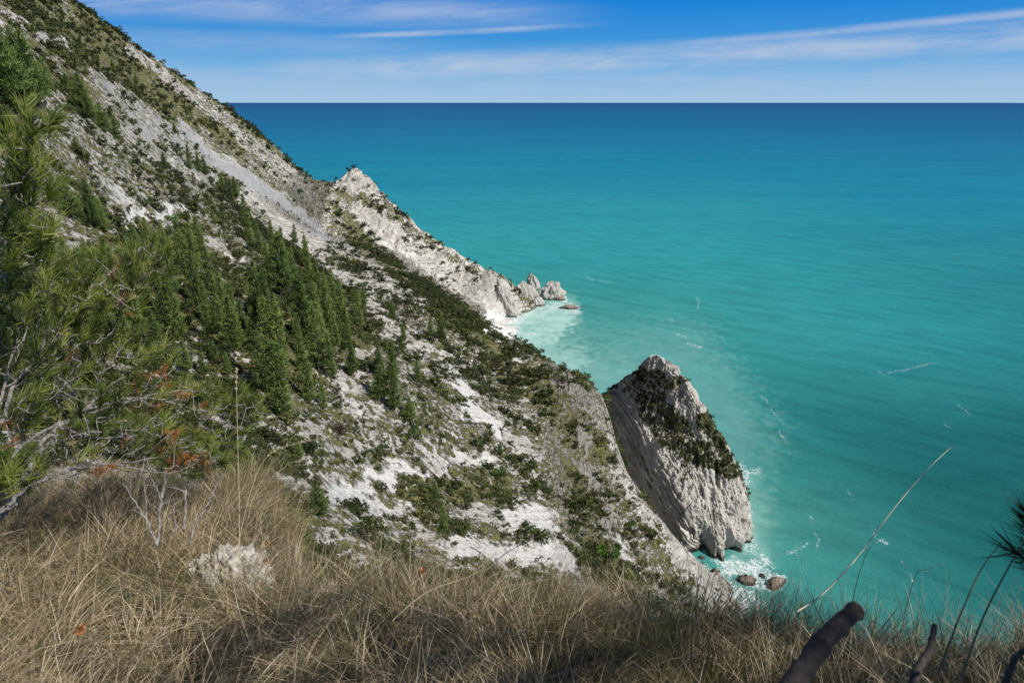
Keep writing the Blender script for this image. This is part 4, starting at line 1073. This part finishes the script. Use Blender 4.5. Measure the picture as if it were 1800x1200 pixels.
stalk([(421,985),(420,860),(417,740),(415,650)], 4.6, .0035, 'tall straight pale grass stalk with a thin head, upright before the near pine tufts', .18, .6)
stalk([(418,960),(436,880),(462,812),(500,785),(575,768)], 4.5, .0022, 'arching grass stalk with plump seed ears bending over the slope', .45, .55)
stalk([(1400,1075),(1450,1040),(1510,975),(1570,895),(1630,825),(1675,783)], 3.0, .0032, 'longest grass stalk, leaning far out over the open sea', 0, 1.0, 3.8)
stalk([(560,1120),(620,1040),(690,985),(760,965)], 3.2, .0022, 'leaning stalk with a nodding head over the dry tussocks', .2, .5)
stalk([(690,1090),(750,1040),(830,1010),(900,965),(960,935),(985,915),(1010,908)], 3.0, .0022, 'curved stalk with a feathery bent ear before the white slabs', .28, .7)
stalk([(752,1045),(752,985),(756,920)], 3.3, .0016, 'short thin upright stalk before the scrub', .1, .35)
stalk([(560,1010),(590,960),(600,900),(612,840)], 3.9, .0018, 'wispy stalk with a drooping tip below the pale slab', .15, .5)
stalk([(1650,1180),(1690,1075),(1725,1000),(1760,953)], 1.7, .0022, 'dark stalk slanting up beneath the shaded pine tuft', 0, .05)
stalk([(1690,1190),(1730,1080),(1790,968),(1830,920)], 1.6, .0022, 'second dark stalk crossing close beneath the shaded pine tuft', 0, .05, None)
stalk([(1590,1080),(1610,1010),(1630,1000),(1660,990)], 2.8, .0016, 'small pale stalk hooked over at its tip before the sea', 0, .6)
stalk([(1495,1130),(1500,1050),(1518,985),(1530,960)], 2.7, .0018, 'green upright blade left of the cut log', 0, .3)

# ------------------------------------------------------------------ dead shrub with antler-like branches, outcrop
def limb_tree(name, base, limbs, mat, n=6, partname='branch'):
    root = empty(name, base)
    for pix, D, r0, r1 in limbs:
        if isinstance(D, tuple): pts = [PD(x, y, D[0] + (D[1] - D[0]) * i / (len(pix) - 1)) for i, (x, y) in enumerate(pix)]
        else: pts = [PD(x, y, D) for x, y in pix]
        sp = spline(pts, 5 * len(pts)); jit = rng.normal(0, r0 * .25, sp.shape); sp = sp + jit
        V_, F_ = tube(sp - base, np.linspace(r0, r1, len(sp)) * .62, n); b = MB(); b.add(V_, F_)
        for j in range(3, len(sp) - 1, 3):
            dd_ = unit_(unit_(sp[j + 1] - sp[j]) + rng.normal(0, .6, 3)); L_ = rng.uniform(.03, .11); V_, F_ = tube([sp[j] - base, sp[j] - base + dd_ * L_ * .5, sp[j] - base + dd_ * L_ + rng.normal(0, .01, 3)], [r1 * .7, r1 * .5, .001], 4, False); b.add(V_, F_)
        b.build(partname, mat, root)
    return root
o = limb_tree('dead_shrub', PD(275, 965, 4.5), [
  ([(275,960),(262,925),(240,885),(216,848)], 4.5, .014, .004), ([(276,958),(281,905),(285,870),(290,835)], 4.5, .014, .004), ([(258,920),(256,880),(254,835)], 4.5, .010, .003),
  ([(285,885),(276,860),(268,842)], 4.5, .008, .003), ([(281,900),(284,870),(284,862)], 4.5, .009, .006)], M['twig'])
tag(o, 'bleached dead shrub with forked antler-like branches in the grass', 'dead shrub')
o = limb_tree('dead_shrub', PD(335, 950, 4.6), [
  ([(335,955),(345,915),(368,880),(383,845),(379,830)], 4.6, .011, .003), ([(323,930),(326,890),(327,860)], 4.6, .012, .010), ([(372,870),(380,850),(392,838)], 4.6, .006, .002),
  ([(345,915),(352,905),(375,895)], 4.6, .006, .002), ([(310,935),(306,900),(305,885)], 4.6, .007, .004)], M['twig'])
tag(o, 'dead grey shrub with a broken stub and one long twig beside the pale outcrop', 'dead shrub')
q = PD(402, 940, 4.7)
o = rock('rock_outcrop', q + np.array([-.08, .12, -.50]), (.52, .62, .27), 61, M['outcrop'], (-.2, 0), .35, 90, .5)
me_ = o.data; cv_ = np.empty(len(me_.vertices) * 3, np.float32); me_.vertices.foreach_get('co', cv_); cv_ = cv_.reshape(-1, 3)
cv_ = cv_ + (.05 * rid3(cv_[:, 0] / .09, cv_[:, 1] / .09, cv_[:, 2] / .07, 4, 8) + .03 * fbm3(cv_[:, 0] / .03, cv_[:, 1] / .03, cv_[:, 2] / .03, 3, 9))[:, None] * unit_(cv_)
me_.vertices.foreach_set('co', cv_.astype(np.float32).ravel()); me_.update()
tag(o, 'small crumbly pale rock outcrop at the edge of the dry grass', 'rock')
for (bx_, by_), s_, lb in [((250,1165),.05,'white stone half hidden in the grass, the larger one'), ((40,985),.045,'pale stone at the left in flattened grass'), ((215,1145),.03,'small white stone beside the larger white stone')]:
    d = ray(bx_, by_); ts = np.linspace(.5, 8, 800); p = np.array([0, 0, EYE])[None] + d[None] * ts[:, None]; k = np.nonzero(p[:, 2] < gz(p[:, 0], p[:, 1]))[0][0]
    o = rock('stone', p[k], (s_ * 1.5, s_ * 1.2, s_), 70 + int(bx_), M['outcrop'], (0, 0), .5, 16); tag(o, lb, 'stone')

# cut branches close to the lens
def cut_log(pix, D, r0, r1, label):
    base = PD(*pix[0], D[0]); root = empty('cut_branch', base)
    pts = [PD(x, y, D[0] + (D[1] - D[0]) * i / (len(pix) - 1)) for i, (x, y) in enumerate(pix)]
    sp = spline(pts, 30); rad = np.linspace(r0, r1, 30) * (1 + .10 * np.sin(np.arange(30) * .9) + .06 * rng.normal(0, 1, 30)); rad[-1] = rad[-2] * .97
    rad = rad * .74; V_, F_ = tube(sp - base, rad, 16, False); V_ = V_ + rng.normal(0, r0 * .035, V_.shape); b = MB(); b.add(V_, F_)
    for j in (11, 19):
        d_ = unit(unit(sp[j + 1] - sp[j]) * .5 + rng.normal(0, .6, 3)); Vk, Fk = tube([sp[j] - base, sp[j] - base + d_ * r0 * .7, sp[j] - base + d_ * r0 * .95], [r0 * .34, r0 * .24, r0 * .10], 8); b.add(Vk, Fk)
    b.build('bark', M['bark_shaded'], root)
    t = unit(sp[-1] - sp[-2]); V_, F_ = tube([sp[-1] - base - t * .002, sp[-1] - base + t * .0025], [rad[-1] * .97, rad[-1] * .93], 14); b = MB(); b.add(V_, F_); b.build('cut_end', M['cutwood'], root)
    return tag(root, label, 'branch')
cut_log([(1360,1260),(1410,1180),(1455,1118),(1504,1072)], (.90, 1.05), .019, .0150, 'thick sawn-off branch thrust up darkly from the grass')
cut_log([(1590,1260),(1612,1180),(1634,1140),(1643,1100)], (1.0, 1.15), .008, .0050, 'thin broken-off branch with a pale tip')
cut_log([(1745,1260),(1775,1180),(1790,1150),(1830,1128)], (.9, 1.0), .005, .0035, 'thin knobbly twig by the grass at the frame corner')
for bx_, by_, lb in [(140,1108,'orange dead needle tuft fallen on the grass'),(470,955,'orange dry leaf cluster caught beside the pale outcrop'),(465,985,'orange dry leaf cluster just below the other one'),(741,1002,'tiny orange leaf in the middle of the dry grass')]:
    pos_ = PD(bx_, by_, 2.3 if by_ > 1050 else (4.2 if bx_ < 600 else 3.2)); g = np.random.default_rng(bx_)
    n = 22; c = g.normal(0, .006, (n, 3)); u = unit(g.normal(0, 1, (n, 3))); w = unit(np.cross(u, g.normal(0, 1, (n, 3))))
    V_, F_ = quads(c, u * .009, w * .0025); o = mk('dry_leaf', V_, F_, M['deadneedle'], None, False, {'tint': np.repeat(g.random(n), 4)}); o.location = pos_; tag(o, lb, 'dry leaves')

# ------------------------------------------------------------------ near pines: limbs, twigs and needle tufts
def needles(P0, dirs, n_per, Lr, tint0, g, wid=.0016, spread=.75):
    m = len(P0); k = n_per
    c = np.repeat(P0, k, 0); d = np.repeat(dirs, k, 0)
    along = g.uniform(-.07, .03, (m * k, 1)); c = c + d * along
    v = unit(d * g.uniform(.45, 1.3, (m * k, 1)) + unit(g.normal(0, 1, (m * k, 3))) * spread)
    L = g.uniform(*Lr, (m * k, 1)); side = unit(np.cross(v, g.normal(0, 1, (m * k, 3)))) * wid
    mid = c + v * L * .55 + d * L * .06; tip = c + v * L + d * L * .18
    V_ = np.stack([c - side, c + side, mid + side * .9, mid - side * .9, tip + side * .15, tip - side * .15], 1).reshape(-1, 3)
    b = np.arange(m * k)[:, None] * 6
    F_ = np.concatenate([b + [0, 1, 2, 3], b + [3, 2, 4, 5]])
    a = np.clip(np.repeat(tint0, k) + g.normal(0, .12, m * k), 0, 1)
    at_ = np.stack([a - .1, a - .1, a, a, a + .12, a + .12], 1).ravel()
    return V_, F_, np.clip(at_, 0, 1)

def grow(limb_pts, targets, g, r_tip=.0022):
    """connect each target to the nearest node of the growing tree; returns paths with radii and end directions"""
    nodes = [tuple(p) for p in limb_pts]; arr = np.array(nodes)
    rootp = limb_pts[0]; paths = []; ends = []
    order = np.argsort(((targets - rootp) ** 2).sum(1))
    for i in order:
        t = targets[i]; dd = np.linalg.norm(arr - t, axis=1); closer = np.linalg.norm(arr - rootp, axis=1) < np.linalg.norm(t - rootp) * .97
        dd = np.where(closer, dd, dd + .6); j = int(np.argmin(dd)); s = arr[j]; L = np.linalg.norm(t - s)
        outd = unit(s - rootp + 1e-6); m1_ = s + outd * L * .4 + g.normal(0, .05 * L + .004, 3); m2_ = s + (t - s) * .72 + g.normal(0, .06 * L, 3) + np.array([0, 0, -.05 * L])
        sp = spline([s, m1_, m2_, t], 9); paths.append(sp); ends.append((i, unit(sp[-1] - sp[-3])))
        arr = np.concatenate([arr, sp[3::2]])
    return paths, ends

def pixrand(g, polys, n):
    """random photo pixels inside weighted ellipses (x, y, rx, ry, weight, dmin, dmax)"""
    w = np.array([p[4] for p in polys], float); w /= w.sum(); out = []
    for k in g.choice(len(polys), n, p=w):
        x, y, rx, ry, _, d0, d1 = polys[k]; a = g.uniform(0, 6.28); r_ = math.sqrt(g.random())
        out.append(PD(x + rx * r_ * math.cos(a), y + ry * r_ * math.sin(a), g.uniform(d0, d1)))
    return np.array(out)

def near_pine(base_pt, limbs, tufts, dead, bare, label, seed, lift=(0, 0, .5), npt=62, light=.0, trunk=None):
    g = np.random.default_rng(seed); base = np.array(base_pt); root = empty('pine_tree', base)
    if trunk is not None:
        sp = spline(trunk[0], 16); V_, F_ = tube(sp - base, np.linspace(trunk[1], trunk[2], 16), 10); b = MB(); b.add(V_, F_); b.build('trunk', M['bark'], root)
    LB = []
    for pix, D, r0, r1 in limbs:
        pts = [PD(x, y, D[0] + (D[1] - D[0]) * i / (len(pix) - 1)) for i, (x, y) in enumerate(pix)]
        sp = spline(pts, 6 * len(pts)); sp = sp + g.normal(0, r0 * .3, sp.shape)
        V_, F_ = tube(sp - base, np.linspace(r0, r1, len(sp)) * .62, 7); b = MB(); b.add(V_, F_); LB.append((sp, b))
    tg = np.concatenate([q for q in (tufts, dead, bare) if len(q)]); nt1, nd1 = len(tufts), len(dead)
    knd = np.concatenate([np.zeros(nt1), np.ones(nd1), np.full(len(tg) - nt1 - nd1, 2)])
    near = np.argmin(np.stack([np.linalg.norm(tg[:, None] - sp[None], axis=2).min(1) for sp, _ in LB]), 0)
    lift = np.array(lift)
    for k, (sp0, lo) in enumerate(LB):
        sel = np.nonzero(near == k)[0]
        b = lo
        if not len(sel): b.build('limb', M['twig'], root); continue
        T_ = tg[sel]; K_ = knd[sel]; paths, ends = grow(sp0, T_, g)
        for sp, (i, e) in zip(paths, ends):
            L = np.linalg.norm(sp[-1] - sp[0]); V_, F_ = tube(sp - base, np.linspace(.0025 + .008 * min(L, 1), .0019, len(sp)), 5, False); b.add(V_, F_)
        lo = b.build('limb', M['twig'], root)
        E = np.zeros((len(sel), 3))
        for i, e in ends: E[i] = e
        for kk, nm, mt in ((0, 'needles', 'needle'), (1, 'dead_needles', 'deadneedle')):
            q = np.nonzero(K_ == kk)[0]; m_ = len(q)
            if not m_: continue
            if kk == 0: V_, F_, A_ = needles(T_[q] - base, unit(E[q] + lift + g.normal(0, .2, (m_, 3))), npt, (.048, .082), np.clip(g.normal(.38 + light, .21, m_), .03, .95), g)
            else: V_, F_, A_ = needles(T_[q] - base, unit(E[q] + g.normal(0, .4, (m_, 3))), 28, (.035, .06), g.uniform(.2, .9, m_), g, .0016)
            mk(nm, V_, F_, M[mt], lo, False, {'tint': A_})
    return tag(root, label, 'pine tree')

g = np.random.default_rng(5)
tuftA = pixrand(g, [(45,225,55,30,2,3.2,3.8),(70,300,45,60,3,3.2,4.0),(20,330,40,90,4,3.0,4.0),(50,400,50,50,2,3.2,4.2),(20,460,45,60,3,3.2,4.2),(60,430,40,30,1.5,3.3,4.2)], 105)
near_pine(PD(-160, 700, 3.8), [([(-160,700),(-90,560),(-30,440),(20,330),(45,240)], (3.8,3.5), .028, .006), ([(-60,500),(10,420),(50,370),(85,330)], (3.7,3.6), .012, .004), ([(-70,530),(0,480),(50,440)], (3.7,3.8), .012, .004)],
          tuftA, [], pixrand(g, [(50,330,50,60,1,3.3,4.0)], 16), 'young pine with dense sunlit needle tufts reaching in high at the edge', 11, (0.1, 0, .8), 60, .06)
tuftB = pixrand(g, [(130,520,120,80,5,4.2,5.4),(255,460,48,40,3.0,4.6,5.4),(180,500,60,50,2,4.4,5.4),(60,560,70,80,3,4,5),(30,660,60,80,2,4,5),(200,600,70,40,1.5,4.8,5.6),(290,620,34,22,1.3,5,5.8),(310,690,60,26,1.2,5,6),
   (380,700,50,25,2.2,5.2,6),(430,715,32,38,2.2,5.4,6),(400,770,40,30,1.2,5.2,6),(240,760,110,50,2.2,4.6,5.6),(330,800,90,35,1.8,4.8,5.6),(120,720,100,80,2.2,4.2,5.2),(30,820,45,40,1.2,3.8,4.6),(180,660,80,40,1.2,4.6,5.4)], 680)
deadB = pixrand(g, [(250,670,60,20,2,4.8,5.4),(290,720,90,30,2,4.8,5.6),(280,770,70,30,2,4.8,5.4),(330,810,45,15,2,4.8,5.4),(80,600,80,60,2,4.3,5.0),(180,520,60,60,1.2,4.6,5.2),(20,730,30,50,1,4,4.6),(170,820,30,15,1,4.5,5)], 60)
bareB = pixrand(g, [(150,740,140,80,4,4.2,5.2),(250,800,140,40,3,4.6,5.4),(100,640,90,60,1.5,4.2,5.2),(330,740,80,50,2,5,5.6),(90,800,90,50,3,4,5),(180,560,60,60,1,4.6,5.2)], 330)
near_pine(PD(-120, 1010, 3.6), [([(-120,1010),(-20,920),(20,880),(60,800),(110,745),(180,690),(240,640)], (3.6,5.0), .034, .007), ([(10,890),(60,850),(130,825),(200,815),(300,800)], (3.8,5.0), .017, .005),
   ([(-40,870),(20,800),(90,750),(180,720),(290,690),(370,690)], (3.7,5.6), .018, .005), ([(-60,860),(-10,760),(40,660),(110,560),(190,480),(250,445)], (3.7,5.0), .022, .005),
   ([(100,750),(190,770),(280,745),(330,710)], (4.4,5.4), .011, .004), ([(150,720),(260,700),(390,730),(440,720)], (4.6,5.8), .012, .004), ([(-40,800),(0,700),(30,600),(50,520)], (3.9,4.5), .014, .004), ([(200,815),(300,830),(370,800)], (4.6,5.2), .009, .003)],
   tuftB, deadB, bareB, 'sprawling pine with bare grey branches, green tufts and orange dead needles', 12, (.15, 0, .55), 50, .0)
# the shading pines beside the lookout: one dark bough reaches into the frame
g = np.random.default_rng(9)
def ball(c, r, n, g):
    d = unit(g.normal(0, 1, (n, 3))); return np.array(c) + d * (np.array(r) * (g.random((n, 1)) ** .4))
E0 = np.array([0, 0, EYE])
def side_pine(cx, cy, gzv, crowns, label, seed, extra=None):
    g = np.random.default_rng(seed); base = np.array([cx, cy, gzv]); root = empty('pine_tree', base)
    top = np.array([cx - .2, cy - .1, EYE + 3.2]); tr = spline([base + [0, 0, -.3], base + [.15, 0, 1.2], base + [-.05, .1, 2.8], top], 18)
    b = MB(); V_, F_ = tube(tr - base, np.linspace(.13, .035, 18), 9); b.add(V_, F_); b.build('trunk', M['bark'], root)
    tg = np.concatenate([ball(E0 + np.array(c), r, n, g) for c, r, n in crowns] + ([extra] if extra is not None else []))
    paths, ends = grow(tr[3:], tg, g); b = MB()
    for sp, _ in zip(paths, ends): V_, F_ = tube(sp - base, np.linspace(.010, .003, len(sp)), 4, False); b.add(V_, F_)
    b.build('branches', M['bark'], root)
    E = {i: e for i, e in ends}; dirs = unit(np.array([E[i] for i in range(len(tg))]) + [0, 0, .3])
    if extra is None: V_, F_, A_ = needles(tg - base, dirs, 60, (.10, .15), np.clip(g.normal(.2, .1, len(tg)), 0, 1), g, .005)
    else:
        k_ = len(tg) - len(extra); V1_, F1_, A1_ = needles(tg[:k_] - base, dirs[:k_], 60, (.10, .15), np.clip(g.normal(.2, .1, k_), 0, 1), g, .005)
        V2_, F2_, A2_ = needles(tg[k_:] - base, unit(dirs[k_:] * .3 + [-.75, .1, .55]), 90, (.042, .068), np.full(len(extra), .02), g, .0009, .42)  # bough takes the darkest tint: its shaded silhouette is painted in
        V_, F_, A_ = np.concatenate([V1_, V2_]), np.concatenate([F1_, F2_ + len(V1_)]), np.concatenate([A1_, A2_])
    mk('needles', V_, F_, M['needle'], root, False, {'tint': A_})
    return tag(root, label, 'pine tree')
ext = np.array([PD(1828, 948, 1.5), PD(1806, 985, 1.5), PD(1845, 940, 1.5), PD(1850, 985, 1.5), PD(1832, 925, 1.5)])
side_pine(3.3, -.4, EYE - 2.6, [((3.0, .0, 1.1), (1.1, 1.2, .9), 190), ((2.5, -.3, .5), (.8, .8, .5), 100)], 'shaded pine beside the lookout, one dark bough of needles reaching in over the sea', 31, ext)
side_pine(6.0, .9, EYE - 3.2, [((5.6, .6, 1.3), (1.3, 1.1, 1.0), 150)], 'pine standing beyond the shaded one, outside the view', 32)

# ------------------------------------------------------------------ hiker on the path
def person(loc, rz):
    root = empty('person', loc, rz)
    J = {'pel': (0, 0, .95), 'wst': (0, 0, 1.12), 'chs': (0, .01, 1.35), 'nck': (0, .01, 1.50), 'hd1': (0, .02, 1.60), 'hd2': (0, .02, 1.70),
         'sl': (-.19, 0, 1.43), 'el': (-.25, .02, 1.15), 'wl': (-.22, .14, .95), 'hl': (-.21, .2, .90), 'sr': (.19, 0, 1.43), 'er': (.25, .02, 1.15), 'wr': (.22, .14, .95), 'hr': (.21, .2, .90),
         'pl': (-.10, 0, .92), 'kl': (-.11, .10, .50), 'al': (-.11, .06, .09), 'tl': (-.11, .22, .04), 'pr': (.10, 0, .92), 'kr': (.11, -.02, .50), 'ar': (.11, -.14, .10), 'tr': (.11, 0, .04)}
    Rr = {'pel': .14, 'wst': .13, 'chs': .15, 'nck': .06, 'hd1': .085, 'hd2': .095, 'sl': .07, 'el': .048, 'wl': .034, 'hl': .04, 'sr': .07, 'er': .048, 'wr': .034, 'hr': .04,
          'pl': .09, 'kl': .062, 'al': .045, 'tl': .04, 'pr': .09, 'kr': .062, 'ar': .045, 'tr': .04}
    Ed = [('pel', 'wst'), ('wst', 'chs'), ('chs', 'nck'), ('nck', 'hd1'), ('hd1', 'hd2'), ('chs', 'sl'), ('sl', 'el'), ('el', 'wl'), ('wl', 'hl'), ('chs', 'sr'), ('sr', 'er'), ('er', 'wr'), ('wr', 'hr'),
          ('pel', 'pl'), ('pl', 'kl'), ('kl', 'al'), ('al', 'tl'), ('pel', 'pr'), ('pr', 'kr'), ('kr', 'ar'), ('ar', 'tr')]
    def skin(name, keys, grow_, mat):
        idx = {k: i for i, k in enumerate(keys)}; me = bpy.data.meshes.new(name)
        me.from_pydata([J[k] for k in keys], [(idx[a], idx[b]) for a, b in Ed if a in idx and b in idx], []); me.materials.append(mat)
        o = bpy.data.objects.new(name, me); C.objects.link(o); o.parent = root
        sm = o.modifiers.new('skin', 'SKIN'); ss = o.modifiers.new('sub', 'SUBSURF'); ss.levels = 1; ss.render_levels = 1
        for i, k in enumerate(keys): me.skin_vertices[0].data[i].radius = (Rr[k] * grow_, Rr[k] * grow_)
        me.skin_vertices[0].data[0].use_root = True
        return o
    def flat(name, c):
        m, nt, b = newmat(name); n = N(nt); n.link(n.ramp(n.noise(n.obj(), 30, 3), [(.3, tuple(x * .8 for x in c)), (.7, c)]), b.inputs['Base Color']); b.inputs['Roughness'].default_value = .8; return m
    def mkskin(name, keys, gr_, mat):
        me = None
        return skin(name, keys, gr_, mat)
    # the Skin modifier needs its layer: made by bpy data when the modifier is evaluated, so add it explicitly
    return root, J, Rr, Ed, flat
def build_person(loc, rz):
    root, J, Rr, Ed, flat = person(loc, rz)
    def sk(name, keys, gr_, mat):
        b = MB()
        for a, c in Ed:
            if a in keys and c in keys:
                pa, pc = np.array(J[a]), np.array(J[c]); V_, F_ = tube([pa, (pa * .5 + pc * .5), pc], [Rr[a] * gr_, (Rr[a] + Rr[c]) / 2 * gr_, Rr[c] * gr_], 10); b.add(V_, F_)
        o = b.build(name, mat, root)
        rm = o.modifiers.new('remesh', 'REMESH'); rm.mode = 'VOXEL'; rm.voxel_size = .022; rm.use_smooth_shade = True
        return o
    sk('body', list(J), 1.0, flat('skin', (.55, .36, .26)))
    sk('jacket', ['wst', 'chs', 'nck', 'sl', 'el', 'wl', 'sr', 'er', 'wr', 'pel'], 1.13, flat('red_jacket', (.62, .03, .03)))
    sk('trousers', ['pel', 'pl', 'kl', 'al', 'pr', 'kr', 'ar'], 1.15, flat('dark_trousers', (.03, .035, .05)))
    b = MB(); V_, F_ = tube([(0, .0, 1.60), (0, -.01, 1.70), (0, .01, 1.79)], [.095, .112, .05], 12); b.add(V_, F_); b.build('hair', flat('dark_hair', (.05, .03, .02)), root)
    return root
q = hit(446, 652)
if q is not None:
    o = build_person(q + np.array([0, 0, .0]), .8)
    tag(o, 'tiny hiker in a red jacket standing in the shade at the edge of the pines', 'person')

# ------------------------------------------------------------------ light, sky, camera
SUN_EL, SUN_AZ = math.radians(43), math.atan2(-.50, .87)        # direction towards the sun in plan
sd = Vector((math.cos(SUN_EL) * math.cos(SUN_AZ), math.cos(SUN_EL) * math.sin(SUN_AZ), math.sin(SUN_EL)))
sl = bpy.data.lights.new('sun', 'SUN'); sl.energy = 4.9; sl.angle = math.radians(.5); sl.color = (1, .95, .87)
so = bpy.data.objects.new('sun', sl); C.objects.link(so); so.rotation_euler = sd.to_track_quat('Z', 'Y').to_euler()
w = bpy.data.worlds.new('World'); bpy.context.scene.world = w; w.use_nodes = True
nt = w.node_tree; nt.nodes.clear(); n = N(nt)
out = n.new('ShaderNodeOutputWorld'); bg = n.new('ShaderNodeBackground'); n.link(bg.outputs[0], out.inputs[0])
sky = n.new('ShaderNodeTexSky'); sky.sky_type = 'NISHITA'; sky.sun_disc = False; sky.sun_elevation = SUN_EL; sky.sun_rotation = math.pi / 2 - SUN_AZ
sky.air_density = 1.0; sky.dust_density = .4; sky.ozone_density = 2.0; sky.altitude = 200
bg.inputs[1].default_value = .062
gen = n.new('ShaderNodeTexCoord').outputs['Generated']
sx_ = n.new('ShaderNodeSeparateXYZ'); n.link(gen, sx_.inputs[0])
el = n.math('ARCSINE', sx_.outputs[2]); az = n.math('ARCTAN2', sx_.outputs[0], sx_.outputs[1])
eld = n.math('MULTIPLY', el, 57.2958)
# the low sky as photographed: pale above the horizon, deep blue higher up
lowc = n.ramp(n.math('DIVIDE', n.math('MAXIMUM', eld, 0.0), 12.0), [(0, (3.1, 4.9, 6.6)), (.07, (2.5, 4.5, 6.6)), (.2, (1.35, 3.7, 6.5)), (.38, (.42, 2.6, 6.1)), (.6, (.05, 1.9, 5.9)), (1, (.02, 1.3, 4.8))])
lowc = n.mix(1.0, lowc, (1.58, 1.58, 1.58), 'MULTIPLY')
hv = n.mapr(eld, 10, 24)
skyc = n.mix(hv, lowc, sky.outputs[0])
cv = n.new('ShaderNodeCombineXYZ'); n.link(n.math('MULTIPLY', az, 4.2), cv.inputs[0]); n.link(n.math('SUBTRACT', n.math('MULTIPLY', el, 26.0), n.math('MULTIPLY', az, 1.1)), cv.inputs[1])
c1 = n.noise(cv.outputs[0], 1.3, 8, .62, .6)
cv2 = n.new('ShaderNodeCombineXYZ'); n.link(n.math('MULTIPLY', az, 11.0), cv2.inputs[0]); n.link(n.math('SUBTRACT', n.math('MULTIPLY', el, 85.0), n.math('MULTIPLY', az, 4.2)), cv2.inputs[1])
c2 = n.noise(cv2.outputs[0], 1.0, 7, .65, .8)
azd = n.math('MULTIPLY', az, 57.2958)
def band(e0, k, wd, a0, a1, soft=6.0):
    """a long cirrus band at elevation e0 + k * azimuth (degrees), between two azimuths"""
    c = n.math('ADD', n.math('MULTIPLY', azd, k), e0)
    d = n.math('ABSOLUTE', n.math('SUBTRACT', eld, c)); q = n.mapr(d, 0.0, wd, 1, 0)
    q = n.math('MULTIPLY', q, n.mapr(azd, a0 - soft, a0 + soft)); return n.math('MULTIPLY', q, n.mapr(azd, a1 - soft, a1 + soft, 1, 0))
b1_ = n.math('MULTIPLY', band(2.7, .035, 1.5, -18, 60), 1.0)
b1b = n.math('MULTIPLY', band(3.3, .055, .5, 12, 60), .8)
b2_ = n.math('MULTIPLY', band(6.3, .0, 1.6, -34, 2, 8), .75)
b3_ = n.math('MULTIPLY', band(5.2, .05, .35, -14, 4), .9)
b4_ = n.math('MULTIPLY', band(1.6, .0, 2.2, -60, 60), .42)
b5_ = n.math('MULTIPLY', band(4.0, .0, 1.3, -50, -8, 8), .40)
tot = n.math('MAXIMUM', n.math('MAXIMUM', b1_, b1b), n.math('MAXIMUM', n.math('MAXIMUM', b2_, b3_), n.math('MAXIMUM', b4_, b5_)))
tex = n.math('ADD', n.math('MULTIPLY', c1, .62), n.math('MULTIPLY', c2, .38))
cl = n.math('MULTIPLY', tot, n.mapr(tex, .30, .64, .22, 1.0))
high = n.math('MULTIPLY', n.mapr(c1, .55, .8), n.math('MULTIPLY', n.mapr(eld, 8, 20), .4))
cl = n.math('MAXIMUM', cl, high, clamp=True)
skyc = n.mix(n.math('MULTIPLY', cl, .70), skyc, (7.9, 8.6, 10.2))
n.link(skyc, bg.inputs[0])

cam = bpy.data.cameras.new('camera'); co = bpy.data.objects.new('camera', cam); C.objects.link(co)
co.location = (0, 0, EYE); co.rotation_euler = (math.pi / 2 - PITCH, 0, 0)
cam.sensor_width = 36; cam.lens = 24; cam.clip_start = .05; cam.clip_end = 200000
cam.dof.use_dof = True; cam.dof.focus_distance = 60; cam.dof.aperture_fstop = 9.0
sc = bpy.context.scene; sc.camera = co
sc.view_settings.view_transform = 'Standard'; sc.view_settings.look = 'None'; sc.view_settings.exposure = 0.22; sc.view_settings.gamma = 1
sc.cycles.max_bounces = 6; sc.cycles.transparent_max_bounces = 6
